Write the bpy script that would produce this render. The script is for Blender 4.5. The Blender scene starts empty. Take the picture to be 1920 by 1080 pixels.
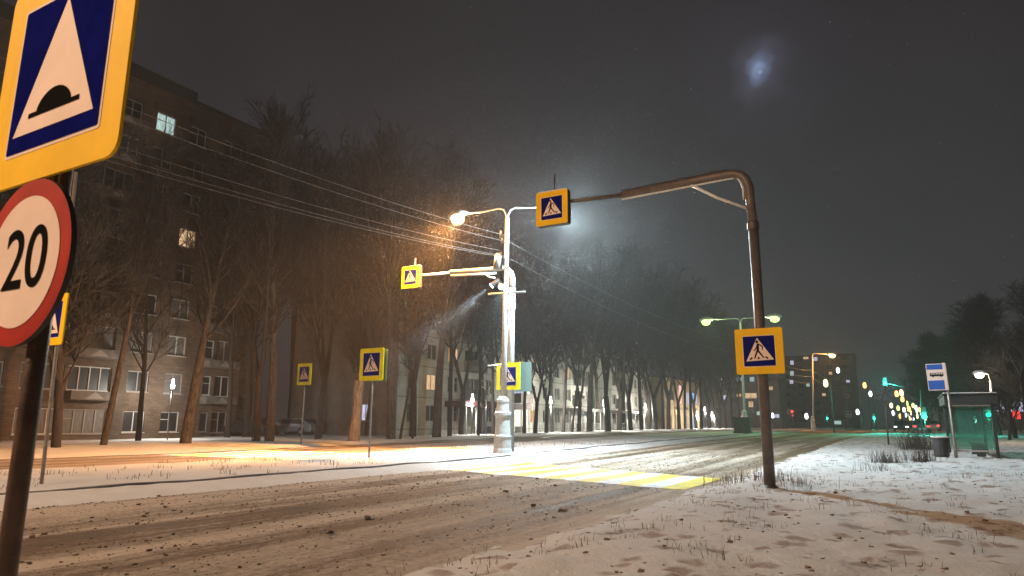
import bpy, math, random
from mathutils import Vector, Matrix, noise
R_ = math.radians
scn = bpy.context.scene
col = scn.collection
# ------------------------------------------------------------------ camera
F_PX, EYE = 1280.0, 1.4
cam_d = bpy.data.cameras.new('camera'); cam = bpy.data.objects.new('camera', cam_d); col.objects.link(cam)
yaw, pitch, roll = R_(29.5), R_(11.3), R_(0.3)
fw = Vector((-math.sin(yaw)*math.cos(pitch), math.cos(yaw)*math.cos(pitch), math.sin(pitch)))
rt = Vector((math.cos(yaw), math.sin(yaw), 0)); up = rt.cross(fw)
rt = rt*math.cos(roll) + up*math.sin(roll); up = rt.cross(fw)
m = Matrix.Identity(4)
for i in range(3): m[i][0], m[i][1], m[i][2] = rt[i], up[i], -fw[i]
m[2][3] = EYE
cam.matrix_world = m
cam_d.sensor_width = 36; cam_d.lens = 36*F_PX/1920
cam_d.clip_start = 0.05; cam_d.clip_end = 4000
cam_d.dof.use_dof = True; cam_d.dof.focus_distance = 24; cam_d.dof.aperture_fstop = 5.0
scn.camera = cam
# ------------------------------------------------------------------ render look
scn.view_settings.view_transform = 'Standard'; scn.view_settings.look = 'None'
scn.view_settings.exposure = 0.0; scn.view_settings.gamma = 1.0
scn.render.engine = 'CYCLES'
cy = scn.cycles
cy.use_denoising = True; cy.max_bounces = 5; cy.diffuse_bounces = 3; cy.glossy_bounces = 2
cy.transmission_bounces = 4; cy.transparent_max_bounces = 8; cy.volume_bounces = 0
cy.caustics_reflective = False; cy.caustics_refractive = False
cy.sample_clamp_indirect = 3.0; cy.sample_clamp_direct = 0.0
# ------------------------------------------------------------------ night sky
def ray(x, y): return (rt*((x-960)/F_PX) - up*((y-540)/F_PX) + fw).normalized()
MOON = ray(1425, 134)
w = bpy.data.worlds.new('World'); scn.world = w; w.use_nodes = True
nt = w.node_tree; nt.nodes.clear()
def N(t, typ, **k):
    n = t.nodes.new(typ)
    for a, b in k.items(): setattr(n, a, b)
    return n
def ramp(t, stops, interp='LINEAR'):
    r = t.nodes.new('ShaderNodeValToRGB'); r.color_ramp.interpolation = interp
    el = r.color_ramp.elements
    while len(el) < len(stops): el.new(0.5)
    for e, (p, c) in zip(el, stops):
        e.position = p; e.color = (c[0], c[1], c[2], 1) if hasattr(c, '__len__') else (c, c, c, 1)
    return r
def mth(t, op, a, b=None, clamp=False):
    n = N(t, 'ShaderNodeMath', operation=op); n.use_clamp = clamp
    for i, v in enumerate((a, b)):
        if v is None: continue
        if isinstance(v, (int, float)): n.inputs[i].default_value = v
        else: t.links.new(v, n.inputs[i])
    return n.outputs[0]
L = nt.links.new
tc = N(nt, 'ShaderNodeTexCoord'); sep = N(nt, 'ShaderNodeSeparateXYZ'); L(tc.outputs['Generated'], sep.inputs[0])
grad = ramp(nt, [(0.0, (.033, .033, .036)), (0.18, (.031, .030, .034)), (0.5, (.0235, .0215, .0245)), (0.85, (.016, .0145, .016))])
L(sep.outputs['Z'], grad.inputs[0])
cl = N(nt, 'ShaderNodeTexNoise'); cl.inputs['Scale'].default_value = 3.2; cl.inputs['Detail'].default_value = 5
L(tc.outputs['Generated'], cl.inputs['Vector'])
clr = ramp(nt, [(0.3, .84), (0.7, 1.14)]); L(cl.outputs['Fac'], clr.inputs[0])
mulc = N(nt, 'ShaderNodeMix', data_type='RGBA', blend_type='MULTIPLY'); mulc.inputs[0].default_value = 1
L(grad.outputs[0], mulc.inputs[6]); L(clr.outputs[0], mulc.inputs[7])
# glow of the cloud round the moon
dt = N(nt, 'ShaderNodeVectorMath', operation='DISTANCE'); dt.inputs[1].default_value = MOON
nz = N(nt, 'ShaderNodeTexNoise'); nz.inputs['Scale'].default_value = 19; nz.inputs['Detail'].default_value = 3
L(tc.outputs['Generated'], nz.inputs['Vector'])
vsub = N(nt, 'ShaderNodeVectorMath', operation='SUBTRACT'); vsub.inputs[1].default_value = (.5, .5, .5); L(nz.outputs['Color'], vsub.inputs[0])
vsc = N(nt, 'ShaderNodeVectorMath', operation='SCALE'); vsc.inputs['Scale'].default_value = 0.062; L(vsub.outputs[0], vsc.inputs[0])
vad = N(nt, 'ShaderNodeVectorMath', operation='ADD'); L(tc.outputs['Generated'], vad.inputs[0]); L(vsc.outputs[0], vad.inputs[1])
L(vad.outputs[0], dt.inputs[0])
mg = ramp(nt, [(0.0, (.20, .27, .45)), (0.012, (.09, .12, .20)), (0.024, (.032, .033, .052)), (0.05, (.005, .005, .008)), (0.13, (0, 0, 0))])
L(dt.outputs['Value'], mg.inputs[0])
addc = N(nt, 'ShaderNodeMix', data_type='RGBA', blend_type='ADD'); addc.inputs[0].default_value = 1
L(mulc.outputs[2], addc.inputs[6]); L(mg.outputs[0], addc.inputs[7])
bg = N(nt, 'ShaderNodeBackground'); bg.inputs['Strength'].default_value = 1.0
wo = N(nt, 'ShaderNodeOutputWorld'); L(addc.outputs[2], bg.inputs[0]); L(bg.outputs[0], wo.inputs[0])
# ------------------------------------------------------------------ light levels (watts) and colours
SODIUM, REARC, LED, WARM, GREENISH = (1, .42, .11), (1, .64, .38), (.72, .93, 1.0), (1, .82, .55), (.62, 1, .30)
P_SODIUM, P_LED, P_NEAR = 5200, 17000, 19000
P_XWALK, P_XFAR, P_PARK = 8500, 30000, 2600
HAZE = 0.0011
# ------------------------------------------------------------------ placing helpers
def rise(Y): return 0.8*(1-math.exp(-max(0.0, Y-22)/60))
def smooth(a, b, x):
    t = min(1, max(0, (x-a)/(b-a))); return t*t*(3-2*t)
NK, MN, MF, FK = -4.3, -13.0, -21.3, -29.2      # near kerb, median near / far edge, far kerb (X)
def ground(X, Y):
    z = rise(Y)
    if X >= NK-1.001:
        z += -.13 + .24*smooth(NK-1.0, NK+1.3, X) + .05*noise.noise((X*1.3, Y*.9, 31)) + .03*noise.noise((X*4.1, Y*3.1, 8))
        n = noise.noise((X*.35, Y*.35, 3.1))
        z += smooth(NK, NK+1.5, X)*(.07*n + .035*noise.noise((X*1.7, Y*1.7, 9)) + .030*abs(noise.noise((X*4, Y*4, 2))) + .022*noise.noise((X*9, Y*9, 6)))
    elif MF-.601 <= X <= MN+.701:
        k = smooth(MN+.7, MN-.9, X)*smooth(MF-.6, MF+.9, X)
        z += -.04*(1-k) + .03*noise.noise((X*1.5, Y*.5, 17)) + k*(.17 + .05*noise.noise((X*.6, Y*.3, 7)) + .02*noise.noise((X*2.5, Y*2.5, 4)))
    elif X < FK:
        z += smooth(FK, FK-1, X)*(.14 + .06*noise.noise((X*.3, Y*.3, 5)))
    return z
def gp(x, y):
    d = ray(x, y); z = 0.0
    for _ in range(30):
        t = (z-EYE)/d.z; p = d*t; z = .5*z + .5*ground(p.x, p.y)
    return Vector((p.x, p.y, z))
def at(x, y, Y):
    d = ray(x, y); return Vector((0, 0, EYE)) + d*(Y/d.y)
def atx(x, y, X):
    d = ray(x, y); return Vector((0, 0, EYE)) + d*(X/d.x)
def place(x, X):                              # ground point on the line X = const under a direction of view
    p = atx(x, 800, X); return Vector((X, p.y, ground(X, p.y)))
# ------------------------------------------------------------------ mesh helpers
class MB:
    def __init__(s): s.v = []; s.f = []; s.m = []
    def add(s, vs, fs, mi=0):
        o = len(s.v); s.v += [tuple(v) for v in vs]
        for f in fs: s.f.append(tuple(i+o for i in f)); s.m.append(mi)
        return s
    def box(s, c, d, mi=0):
        x, y, z = c; a, b, e = d[0]/2, d[1]/2, d[2]/2
        vs = [(x+i*a, y+j*b, z+k*e) for k in (-1, 1) for j in (-1, 1) for i in (-1, 1)]
        return s.add(vs, [(0, 2, 3, 1), (4, 5, 7, 6), (0, 1, 5, 4), (2, 6, 7, 3), (0, 4, 6, 2), (1, 3, 7, 5)], mi)
    def bar(s, p0, p1, wd, mi=0): return s.tube([p0, p1], [wd/2, wd/2], 6, mi)
    def tube(s, pts, rr, n=10, mi=0, cap=True):
        pts = [Vector(p) for p in pts]
        if not hasattr(rr, '__len__'): rr = [rr]*len(pts)
        ref = None; vs = []
        for i, p in enumerate(pts):
            t = (pts[min(i+1, len(pts)-1)] - pts[max(i-1, 0)]).normalized()
            if ref is None:
                ref = t.orthogonal().normalized()
            else:
                ref = ref - t*ref.dot(t)
                ref = ref.normalized() if ref.length > 1e-4 else t.orthogonal().normalized()
            b = t.cross(ref)
            for k in range(n):
                a = 2*math.pi*k/n; vs.append(p + (ref*math.cos(a) + b*math.sin(a))*rr[i])
        fs = [(i*n+k, i*n+(k+1) % n, (i+1)*n+(k+1) % n, (i+1)*n+k) for i in range(len(pts)-1) for k in range(n)]
        if cap: fs += [tuple(range(n-1, -1, -1)), tuple(range((len(pts)-1)*n, len(pts)*n))]
        return s.add(vs, fs, mi)
    def lathe(s, prof, c=(0, 0, 0), n=20, mi=0):
        return s.tube([(c[0], c[1], c[2]+z) for r, z in prof], [max(r, .001) for r, z in prof], n, mi) if False else s._lathe(prof, c, n, mi)
    def _lathe(s, prof, c, n, mi):
        vs = [(c[0]+r*math.cos(2*math.pi*k/n), c[1]+r*math.sin(2*math.pi*k/n), c[2]+z) for r, z in prof for k in range(n)]
        fs = [(i*n+k, i*n+(k+1) % n, (i+1)*n+(k+1) % n, (i+1)*n+k) for i in range(len(prof)-1) for k in range(n)]
        fs += [tuple(range(n-1, -1, -1)), tuple(range((len(prof)-1)*n, len(prof)*n))]
        return s.add(vs, fs, mi)
    def plate(s, pts, y, mi=0):               # flat outline in x,z facing -Y
        return s.add([(x, y, z) for x, z in pts], [tuple(range(len(pts)))], mi)
    def prism(s, pts, y0, y1, mi=0, mi_side=None):
        n = len(pts); ms = mi if mi_side is None else mi_side
        s.add([(x, y0, z) for x, z in pts], [tuple(range(n))], mi)
        s.add([(x, y1, z) for x, z in pts], [tuple(range(n-1, -1, -1))], ms)
        vs = [(x, y0, z) for x, z in pts] + [(x, y1, z) for x, z in pts]
        return s.add(vs, [(k, k+n, (k+1) % n+n, (k+1) % n) for k in range(n)], ms)
    def build(s, name, mats, parent=None, loc=None, smoothed=False, bevel=0):
        me = bpy.data.meshes.new(name); me.from_pydata(s.v, [], s.f)
        mats = mats if isinstance(mats, (list, tuple)) else [mats]
        for x in mats: me.materials.append(x)
        me.polygons.foreach_set('material_index', s.m)
        if smoothed: me.polygons.foreach_set('use_smooth', [True]*len(s.f))
        me.update()
        o = bpy.data.objects.new(name, me); col.objects.link(o)
        if parent: o.parent = parent
        if loc is not None: o.location = loc
        if bevel:
            b = o.modifiers.new('b', 'BEVEL'); b.width = bevel; b.segments = 2; b.limit_method = 'ANGLE'
        return o
def rrect(wd, ht, r, n=5):
    out = []
    for cx, cz, a0 in ((wd/2-r, ht/2-r, 0), (-wd/2+r, ht/2-r, 90), (-wd/2+r, -ht/2+r, 180), (wd/2-r, -ht/2+r, 270)):
        for k in range(n+1):
            a = R_(a0+90*k/n); out.append((cx+r*math.cos(a), cz+r*math.sin(a)))
    return out
def circ(cx, cz, r, n=32): return [(cx+r*math.cos(2*math.pi*k/n), cz+r*math.sin(2*math.pi*k/n)) for k in range(n)]
def stroke(a, b, wa, wb):
    a, b = Vector(a), Vector(b); d = (b-a).normalized(); q = Vector((-d.y, d.x))
    return [tuple(a+q*wa/2), tuple(a-q*wa/2), tuple(b-q*wb/2), tuple(b+q*wb/2)]
def ccw(p):
    ar = sum(p[i][0]*p[(i+1) % len(p)][1]-p[(i+1) % len(p)][0]*p[i][1] for i in range(len(p)))
    return p if ar > 0 else p[::-1]
def thing(name, label, cat, loc=(0, 0, 0), rz=0, group=None):
    o = bpy.data.objects.new(name, None); o.empty_display_size = .3; col.objects.link(o)
    o.location = loc; o.rotation_euler = (0, 0, rz); return tag(o, label, cat, group)
def tag(o, label, cat, group=None):
    o['label'] = label; o['category'] = cat
    if group: o['group'] = group
    return o
def kind(o, k): o['kind'] = k; return o
def dup(root, loc, rz=0, sc=None, label=None):
    r = root.copy(); col.objects.link(r); r.location = loc; r.rotation_euler = (0, 0, rz)
    if sc is not None: r.scale = sc if hasattr(sc, '__len__') else (sc, sc, sc)
    if label: r['label'] = label
    for ch in list(KIDS.get(root.name, root.children)):
        c = ch.copy(); col.objects.link(c); c.parent = r
        for g in list(ch.children):
            d = g.copy(); col.objects.link(d); d.parent = c
    return r
KIDS = {}
def light(name, loc, colr, power, parent=None, radius=.12, typ='POINT', aim=None, ang=150, blend=.4):
    ld = bpy.data.lights.new(name, typ); ld.color = colr; ld.energy = power; ld.shadow_soft_size = radius
    o = bpy.data.objects.new(name, ld); col.objects.link(o); o.location = loc
    if typ == 'SPOT':
        ld.spot_size = R_(ang); ld.spot_blend = blend
        d = Vector(aim) - Vector(loc); o.rotation_euler = d.to_track_quat('-Z', 'Y').to_euler()
    if parent:
        o.parent = parent; o.location = Vector(loc) - Vector(parent.location)
    return o
ORD = 'first second third fourth fifth sixth seventh eighth ninth tenth eleventh twelfth thirteenth fourteenth fifteenth sixteenth seventeenth eighteenth nineteenth twentieth twenty-first twenty-second twenty-third twenty-fourth twenty-fifth twenty-sixth twenty-seventh twenty-eighth twenty-ninth thirtieth'.split()
# ------------------------------------------------------------------ materials
def mat(name, c, rough=.7, metal=0, var=0, scale=4, bump=0, bscale=40, c2=None, stretch=None, spec=.4):
    ma = bpy.data.materials.new(name); ma.use_nodes = True; t = ma.node_tree; b = t.nodes['Principled BSDF']
    b.inputs['Base Color'].default_value = (*c, 1); b.inputs['Roughness'].default_value = rough
    b.inputs['Metallic'].default_value = metal; b.inputs['Specular IOR Level'].default_value = spec
    g = N(t, 'ShaderNodeTexCoord'); mp = N(t, 'ShaderNodeMapping'); t.links.new(g.outputs['Object'], mp.inputs[0])
    if stretch: mp.inputs['Scale'].default_value = stretch
    if var or c2:
        n = N(t, 'ShaderNodeTexNoise'); n.inputs['Scale'].default_value = scale; n.inputs['Detail'].default_value = 6; n.inputs['Roughness'].default_value = .65
        t.links.new(mp.outputs[0], n.inputs['Vector'])
        cc = c2 or tuple(x*(1-var) for x in c); c1 = c if c2 else tuple(min(1, x*(1+var*.6)) for x in c)
        r = ramp(t, [(.36, cc), (.64, c1)]); t.links.new(n.outputs['Fac'], r.inputs[0]); t.links.new(r.outputs[0], b.inputs['Base Color'])
    if bump:
        n2 = N(t, 'ShaderNodeTexNoise'); n2.inputs['Scale'].default_value = bscale; n2.inputs['Detail'].default_value = 5
        t.links.new(mp.outputs[0], n2.inputs['Vector'])
        bp = N(t, 'ShaderNodeBump'); bp.inputs['Strength'].default_value = bump; bp.inputs['Distance'].default_value = .03
        t.links.new(n2.outputs['Fac'], bp.inputs['Height']); t.links.new(bp.outputs[0], b.inputs['Normal'])
    return ma
def emit(name, c, s, sample=False):
    ma = bpy.data.materials.new(name); ma.use_nodes = True; t = ma.node_tree; t.nodes.clear()
    e = N(t, 'ShaderNodeEmission'); e.inputs[0].default_value = (*c, 1); e.inputs[1].default_value = s
    o = N(t, 'ShaderNodeOutputMaterial'); t.links.new(e.outputs[0], o.inputs[0])
    ma.cycles.emission_sampling = 'AUTO' if sample else 'NONE'
    return ma
def lit_pane(name, c, s):                       # lamp-lit curtain with folds, behind glass
    ma = emit(name, c, s); t = ma.node_tree; e = [n for n in t.nodes if n.type == 'EMISSION'][0]
    g = N(t, 'ShaderNodeTexCoord'); mp = N(t, 'ShaderNodeMapping'); mp.inputs['Scale'].default_value = (1, 5, .8)
    n = N(t, 'ShaderNodeTexNoise'); n.inputs['Scale'].default_value = 2.2; n.inputs['Detail'].default_value = 3
    t.links.new(g.outputs['Object'], mp.inputs[0]); t.links.new(mp.outputs[0], n.inputs['Vector'])
    r = ramp(t, [(.3, tuple(x*.45 for x in c)), (.62, c)]); t.links.new(n.outputs['Fac'], r.inputs[0]); t.links.new(r.outputs[0], e.inputs[0])
    return ma
M = {}
M['steel'] = mat('galvanised steel', (.42, .42, .41), .5, .5, .25, 6, .1, 60)
M['steel_dark'] = mat('weathered dark steel', (.085, .075, .07), .5, .3, .35, 5, .12, 50)
M['mast'] = mat('brown weathered mast steel', (.125, .105, .098), .5, .2, .3, 5, .1, 60)
M['post'] = mat('painted steel post', (.30, .27, .25), .45, .4, .25, 7, .06, 60)
M['white_metal'] = mat('pale painted iron', (.62, .65, .66), .5, 0, .22, 9, .12, 50)
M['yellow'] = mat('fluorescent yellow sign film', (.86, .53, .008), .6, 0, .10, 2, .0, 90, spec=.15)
M['lemon'] = mat('lemon fluorescent sign film', (.80, .74, .012), .6, 0, .15, 3, .0, 90, spec=.15)
M['blue'] = mat('blue sign film', (.005, .008, .13), .75, 0, .2, 6, 0, 90, spec=0)
M['blue_light'] = mat('bright blue sign film', (.02, .10, .42), .4, 0, .1, 6)
M['white'] = mat('white sign film with lamp tint', (.78, .64, .58), .6, 0, .10, 2, .0, 90, spec=.15)  # the lamps' warm cast is put into this white
M['black'] = mat('black sign film', (.010, .010, .010), .8, spec=0)
M['red'] = mat('red sign film', (.36, .022, .015), .6, 0, .18, 5, spec=.15)
M['back'] = mat('bare sign back', (.10, .10, .105), .5, .4, .2, 5)
M['dark'] = mat('dark housing', (.03, .03, .032), .55)
M['bark'] = mat('damp bark', (.038, .030, .026), .9, 0, .5, 3, .6, 14, stretch=(3, 3, .5))
M['bark_pale'] = mat('pale bark dusted with snow', (.075, .062, .052), .9, 0, .75, 4, .6, 14, stretch=(3, 3, .7))
M['twig'] = mat('bare twigs', (.024, .020, .018), .95, 0, .3, 1.2)
M['twig_dark'] = mat('dark bare twigs', (.022, .021, .02), .95, 0, .3, 1.2)
M['snow_cap'] = mat('settled snow', (.78, .77, .77), .9, 0, .08, 6, .3, 30)
M['concrete'] = mat('grey concrete', (.30, .29, .28), .9, 0, .25, 3, .2, 20)
M['panel'] = mat('whitewashed wall panel', (.64, .61, .56), .9, 0, .22, .6, .12, 14)
M['panel_b'] = mat('brownish render and gable shade', (.20, .155, .12), .9, 0, .3, .5, .15, 14)
M['yellow_wall'] = mat('yellow rendered wall', (.62, .47, .27), .9, 0, .15, .6)
M['wine'] = mat('dark red fascia', (.09, .025, .028), .7, 0, .25, 3)
M['frame'] = mat('window frame paint', (.50, .49, .47), .6)
M['frame_dim'] = mat('old wooden window frame', (.27, .25, .23), .7)
M['glass_dark'] = mat('dark window glass', (.012, .013, .016), .4, 0, 0, spec=.6)
M['balcony'] = mat('balcony slab panel', (.15, .135, .12), .85, 0, .3, 1.5)
M['roof'] = mat('bitumen roof', (.05, .045, .042), .9)
M['curtain'] = mat('net curtain behind glass', (.14, .13, .12), .6, 0, .45, 3, stretch=(1, 5, .6))
def brick():
    ma = mat('dim brick wall', (.2, .13, .09), .9); t = ma.node_tree; b = t.nodes['Principled BSDF']
    g = N(t, 'ShaderNodeTexCoord'); s = N(t, 'ShaderNodeSeparateXYZ'); cb = N(t, 'ShaderNodeCombineXYZ')
    t.links.new(g.outputs['Object'], s.inputs[0]); t.links.new(mth(t, 'ADD', s.outputs[0], s.outputs[1]), cb.inputs[0]); t.links.new(s.outputs[2], cb.inputs[1])
    k = N(t, 'ShaderNodeTexBrick'); k.inputs['Scale'].default_value = 1.0; k.inputs['Brick Width'].default_value = .5; k.inputs['Row Height'].default_value = .17
    k.inputs['Mortar Size'].default_value = .014; k.inputs['Color1'].default_value = (.15, .108, .078, 1); k.inputs['Color2'].default_value = (.10, .07, .05, 1); k.inputs['Mortar'].default_value = (.085, .065, .05, 1)
    t.links.new(cb.outputs[0], k.inputs['Vector'])
    n = N(t, 'ShaderNodeTexNoise'); n.inputs['Scale'].default_value = .45; n.inputs['Detail'].default_value = 6; t.links.new(cb.outputs[0], n.inputs['Vector'])
    r = ramp(t, [(.3, .6), (.7, 1.15)]); t.links.new(n.outputs['Fac'], r.inputs[0])
    x = N(t, 'ShaderNodeMix', data_type='RGBA', blend_type='MULTIPLY'); x.inputs[0].default_value = 1
    t.links.new(k.outputs['Color'], x.inputs[6]); t.links.new(r.outputs[0], x.inputs[7]); t.links.new(x.outputs[2], b.inputs['Base Color'])
    return ma
M['brick'] = brick()
M['glow_sodium'] = emit('sodium lamp glass', (1, .60, .20), 3.4)
M['glow_led'] = emit('white lamp glass', (.85, .95, 1), 26)
M['glow_warm'] = emit('warm lamp glass', (1, .85, .5), 12)
for _k in ('glow_sodium', 'glow_led', 'glow_warm'):                 # clear glass: it glows and lets the lamp inside shine through
    t_ = M[_k].node_tree; e_ = [n for n in t_.nodes if n.type == 'EMISSION'][0]; o_ = [n for n in t_.nodes if n.type == 'OUTPUT_MATERIAL'][0]
    a_ = N(t_, 'ShaderNodeAddShader'); c_ = N(t_, 'ShaderNodeBsdfTransparent'); t_.links.new(e_.outputs[0], a_.inputs[0]); t_.links.new(c_.outputs[0], a_.inputs[1]); t_.links.new(a_.outputs[0], o_.inputs[0])
M['glow_park'] = emit('park lamp glass', (.97, .95, .9), 7)
M['glow_green'] = emit('greenish lamp glass', (.62, 1, .22), 3.2)
M['sig_green'] = emit('green signal lens', (.02, .95, .62), 14)
M['sig_red'] = emit('red signal lens', (1, .03, .03), 7)
M['far_warm'] = emit('far warm lamp', (1, .66, .28), 6); M['far_sodium'] = emit('far orange lamp', (1, .42, .10), 6); M['far_led'] = emit('far white lamp', (.85, .95, 1), 5); M['far_green'] = emit('far yellow green lamp', (.72, 1, .25), 3.5)
M['lit_warm'] = lit_pane('warm lit window', (.95, .62, .34), 1.0)
M['lit_cool'] = lit_pane('cool lit window', (.62, .86, .80), .85)
M['lit_blue'] = lit_pane('bluish lit window', (.72, .74, 1.0), 1.0)
M['lit_orange'] = lit_pane('orange lit window', (.85, .46, .18), .9)
# ---- snow and slush
def pos_nodes(t):
    g = N(t, 'ShaderNodeNewGeometry'); return g.outputs['Position']
def tex(t, vec, sc, scale=1, detail=6, rough=.6):
    mp = N(t, 'ShaderNodeMapping'); mp.inputs['Scale'].default_value = sc; t.links.new(vec, mp.inputs[0])
    n = N(t, 'ShaderNodeTexNoise'); n.inputs['Scale'].default_value = scale; n.inputs['Detail'].default_value = detail; n.inputs['Roughness'].default_value = rough
    t.links.new(mp.outputs[0], n.inputs['Vector']); return n.outputs['Fac']
def mixc(t, f, a, b):
    x = N(t, 'ShaderNodeMix', data_type='RGBA'); t.links.new(f, x.inputs[0])
    for i, v in ((6, a), (7, b)):
        if isinstance(v, tuple): x.inputs[i].default_value = (*v, 1)
        else: t.links.new(v, x.inputs[i])
    return x.outputs[2]
def snow_mat(name, cover=.46, dirt=(.17, .115, .08), snow=(.86, .855, .86), y_stretch=1.0, patches=False):
    ma = bpy.data.materials.new(name); ma.use_nodes = True; t = ma.node_tree; b = t.nodes['Principled BSDF']
    b.inputs['Roughness'].default_value = .85; b.inputs['Specular IOR Level'].default_value = .25
    P = pos_nodes(t)
    n1 = tex(t, P, (1.1, 1.1*y_stretch, 1), 1, 7, .62); n2 = tex(t, P, (5, 5*y_stretch, 5), 1, 6, .65); n3 = tex(t, P, (.18, .18*y_stretch, .2), 1, 3)
    s = mth(t, 'ADD', mth(t, 'MULTIPLY', n1, .55), mth(t, 'ADD', mth(t, 'MULTIPLY', n2, .38), mth(t, 'MULTIPLY', n3, .22)))
    r = ramp(t, [(cover+.045, 1.0), (cover+.13, 0.0)]); t.links.new(s, r.inputs[0])
    n4 = tex(t, P, (30, 30, 30), 1, 5, .75)
    sn = ramp(t, [(.3, tuple(x*.86 for x in snow)), (.7, snow)]); t.links.new(n1, sn.inputs[0])
    dr = ramp(t, [(.35, tuple(x*.55 for x in dirt)), (.65, tuple(x*1.3 for x in dirt))]); t.links.new(n4, dr.inputs[0])
    c = mixc(t, r.outputs[0], sn.outputs[0], dr.outputs[0])
    if patches:
        wv = N(t, 'ShaderNodeVectorMath', operation='ADD'); nn = N(t, 'ShaderNodeTexNoise'); nn.inputs['Scale'].default_value = 5; nn.inputs['Detail'].default_value = 4
        t.links.new(P, nn.inputs['Vector']); sc_ = N(t, 'ShaderNodeVectorMath', operation='SCALE'); sc_.inputs['Scale'].default_value = .28; t.links.new(nn.outputs['Color'], sc_.inputs[0])
        t.links.new(P, wv.inputs[0]); t.links.new(sc_.outputs[0], wv.inputs[1])
        vo = N(t, 'ShaderNodeTexVoronoi', voronoi_dimensions='2D'); vo.inputs['Scale'].default_value = 1.9; t.links.new(wv.outputs[0], vo.inputs['Vector'])
        sx = N(t, 'ShaderNodeSeparateColor'); t.links.new(vo.outputs['Color'], sx.inputs[0])
        rad = mth(t, 'MULTIPLY', sx.outputs[0], .38)
        f = mth(t, 'MULTIPLY', mth(t, 'SUBTRACT', rad, vo.outputs['Distance']), 7.0, True)
        f = mth(t, 'MULTIPLY', f, mth(t, 'MULTIPLY', n2, 1.3))
        c = mixc(t, f, c, (.30, .175, .125))
    t.links.new(c, b.inputs['Base Color'])
    h = mth(t, 'ADD', mth(t, 'MULTIPLY', n4, .5), mth(t, 'ADD', mth(t, 'MULTIPLY', n2, 1.0), mth(t, 'MULTIPLY', r.outputs[0], -.45)))
    bp = N(t, 'ShaderNodeBump'); bp.inputs['Strength'].default_value = 1.0; bp.inputs['Distance'].default_value = .11
    t.links.new(h, bp.inputs['Height']); t.links.new(bp.outputs[0], b.inputs['Normal'])
    return ma
def slush_mat(name, brown=(.155, .112, .078), pale=(.50, .455, .41), cover=.5):
    ma = bpy.data.materials.new(name); ma.use_nodes = True; t = ma.node_tree; b = t.nodes['Principled BSDF']
    b.inputs['Roughness'].default_value = .62; b.inputs['Specular IOR Level'].default_value = .35
    P = pos_nodes(t)
    a = tex(t, P, (.62, .018, 1), 1, 4, .55); c = tex(t, P, (3.2, .10, 1), 1, 6, .6); d = tex(t, P, (1.1, .5, 1), 1, 7, .68); g = tex(t, P, (13, 8, 13), 1, 6, .8)
    s = mth(t, 'ADD', mth(t, 'MULTIPLY', a, .85), mth(t, 'ADD', mth(t, 'MULTIPLY', c, .36), mth(t, 'ADD', mth(t, 'MULTIPLY', d, .26), mth(t, 'MULTIPLY', g, .40))))
    s = mth(t, 'SUBTRACT', s, .435)
    r = ramp(t, [(cover-.11, tuple(x*.62 for x in brown)), (cover-.02, brown), (cover+.05, tuple((x+y)/2 for x, y in zip(brown, pale))), (cover+.13, pale)])
    t.links.new(s, r.inputs[0]); t.links.new(r.outputs[0], b.inputs['Base Color'])
    rr_ = ramp(t, [(cover-.09, .5), (cover+.08, .85)]); t.links.new(s, rr_.inputs[0]); t.links.new(rr_.outputs[0], b.inputs['Roughness'])
    h = mth(t, 'ADD', mth(t, 'MULTIPLY', c, 1.2), mth(t, 'ADD', mth(t, 'MULTIPLY', g, 1.3), d))
    bp = N(t, 'ShaderNodeBump'); bp.inputs['Strength'].default_value = 1.0; bp.inputs['Distance'].default_value = .10
    t.links.new(h, bp.inputs['Height']); t.links.new(bp.outputs[0], b.inputs['Normal'])
    return ma
M['snow'] = snow_mat('snow over frozen grass', .375, (.22, .15, .115), patches=True)
M['snow_med'] = snow_mat('clean snow on the median', .26)
M['snow_far'] = snow_mat('trampled snow', .30, y_stretch=.6)
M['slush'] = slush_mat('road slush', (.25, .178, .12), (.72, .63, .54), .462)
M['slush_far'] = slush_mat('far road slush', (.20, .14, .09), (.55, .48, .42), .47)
# ------------------------------------------------------------------ the ground
def sheet(name, xs, ys, zf, ma):
    b = MB(); nx = len(xs)
    b.v = [(x, y, zf(x, y)) for y in ys for x in xs]
    b.f = [(j*nx+i, j*nx+i+1, (j+1)*nx+i+1, (j+1)*nx+i) for j in range(len(ys)-1) for i in range(nx-1)]; b.m = [0]*len(b.f)
    o = b.build(name, ma, smoothed=True); return kind(o, 'structure')
def steps(*segs):
    out = []
    for a, b, d in segs:
        n = max(1, round((b-a)/d)); out += [a+(b-a)*i/n for i in range(n)]
    return out + [segs[-1][1]]
YS = steps((-60, -4, 4), (-4, 40, .35), (40, 110, 1.5), (110, 300, 12), (300, 900, 60))
YF = steps((-60, -2, 4), (-2, 32, .16), (32, 70, .6), (70, 140, 3), (140, 300, 16), (300, 900, 60))
sheet('ground', steps((-400, -60, 30), (-60, 20, 5), (20, 300, 30)), YS, lambda x, y: rise(y)-.06, M['snow_far'])
sheet('verge', steps((NK-1.0, 6, .10), (6, 20, .7), (20, 120, 10)), YF, ground, M['snow'])
def road_z(x, y): return rise(y) + .022*noise.noise((x*.9, y*.05, 1)) + .014*noise.noise((x*3.1, y*.5, 4)) + .008*noise.noise((x*7, y*4, 4))
sheet('road', steps((MN-.3, NK+.9, .15)), YF, road_z, M['slush'])
sheet('median', steps((MF-.6, MN+.7, .2)), YS, ground, M['snow_med'])
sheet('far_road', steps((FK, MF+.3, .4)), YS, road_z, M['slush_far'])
sheet('far_verge', steps((-120, -50, 7), (-50, FK, .7)), YS, ground, M['snow_far'])
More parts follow.
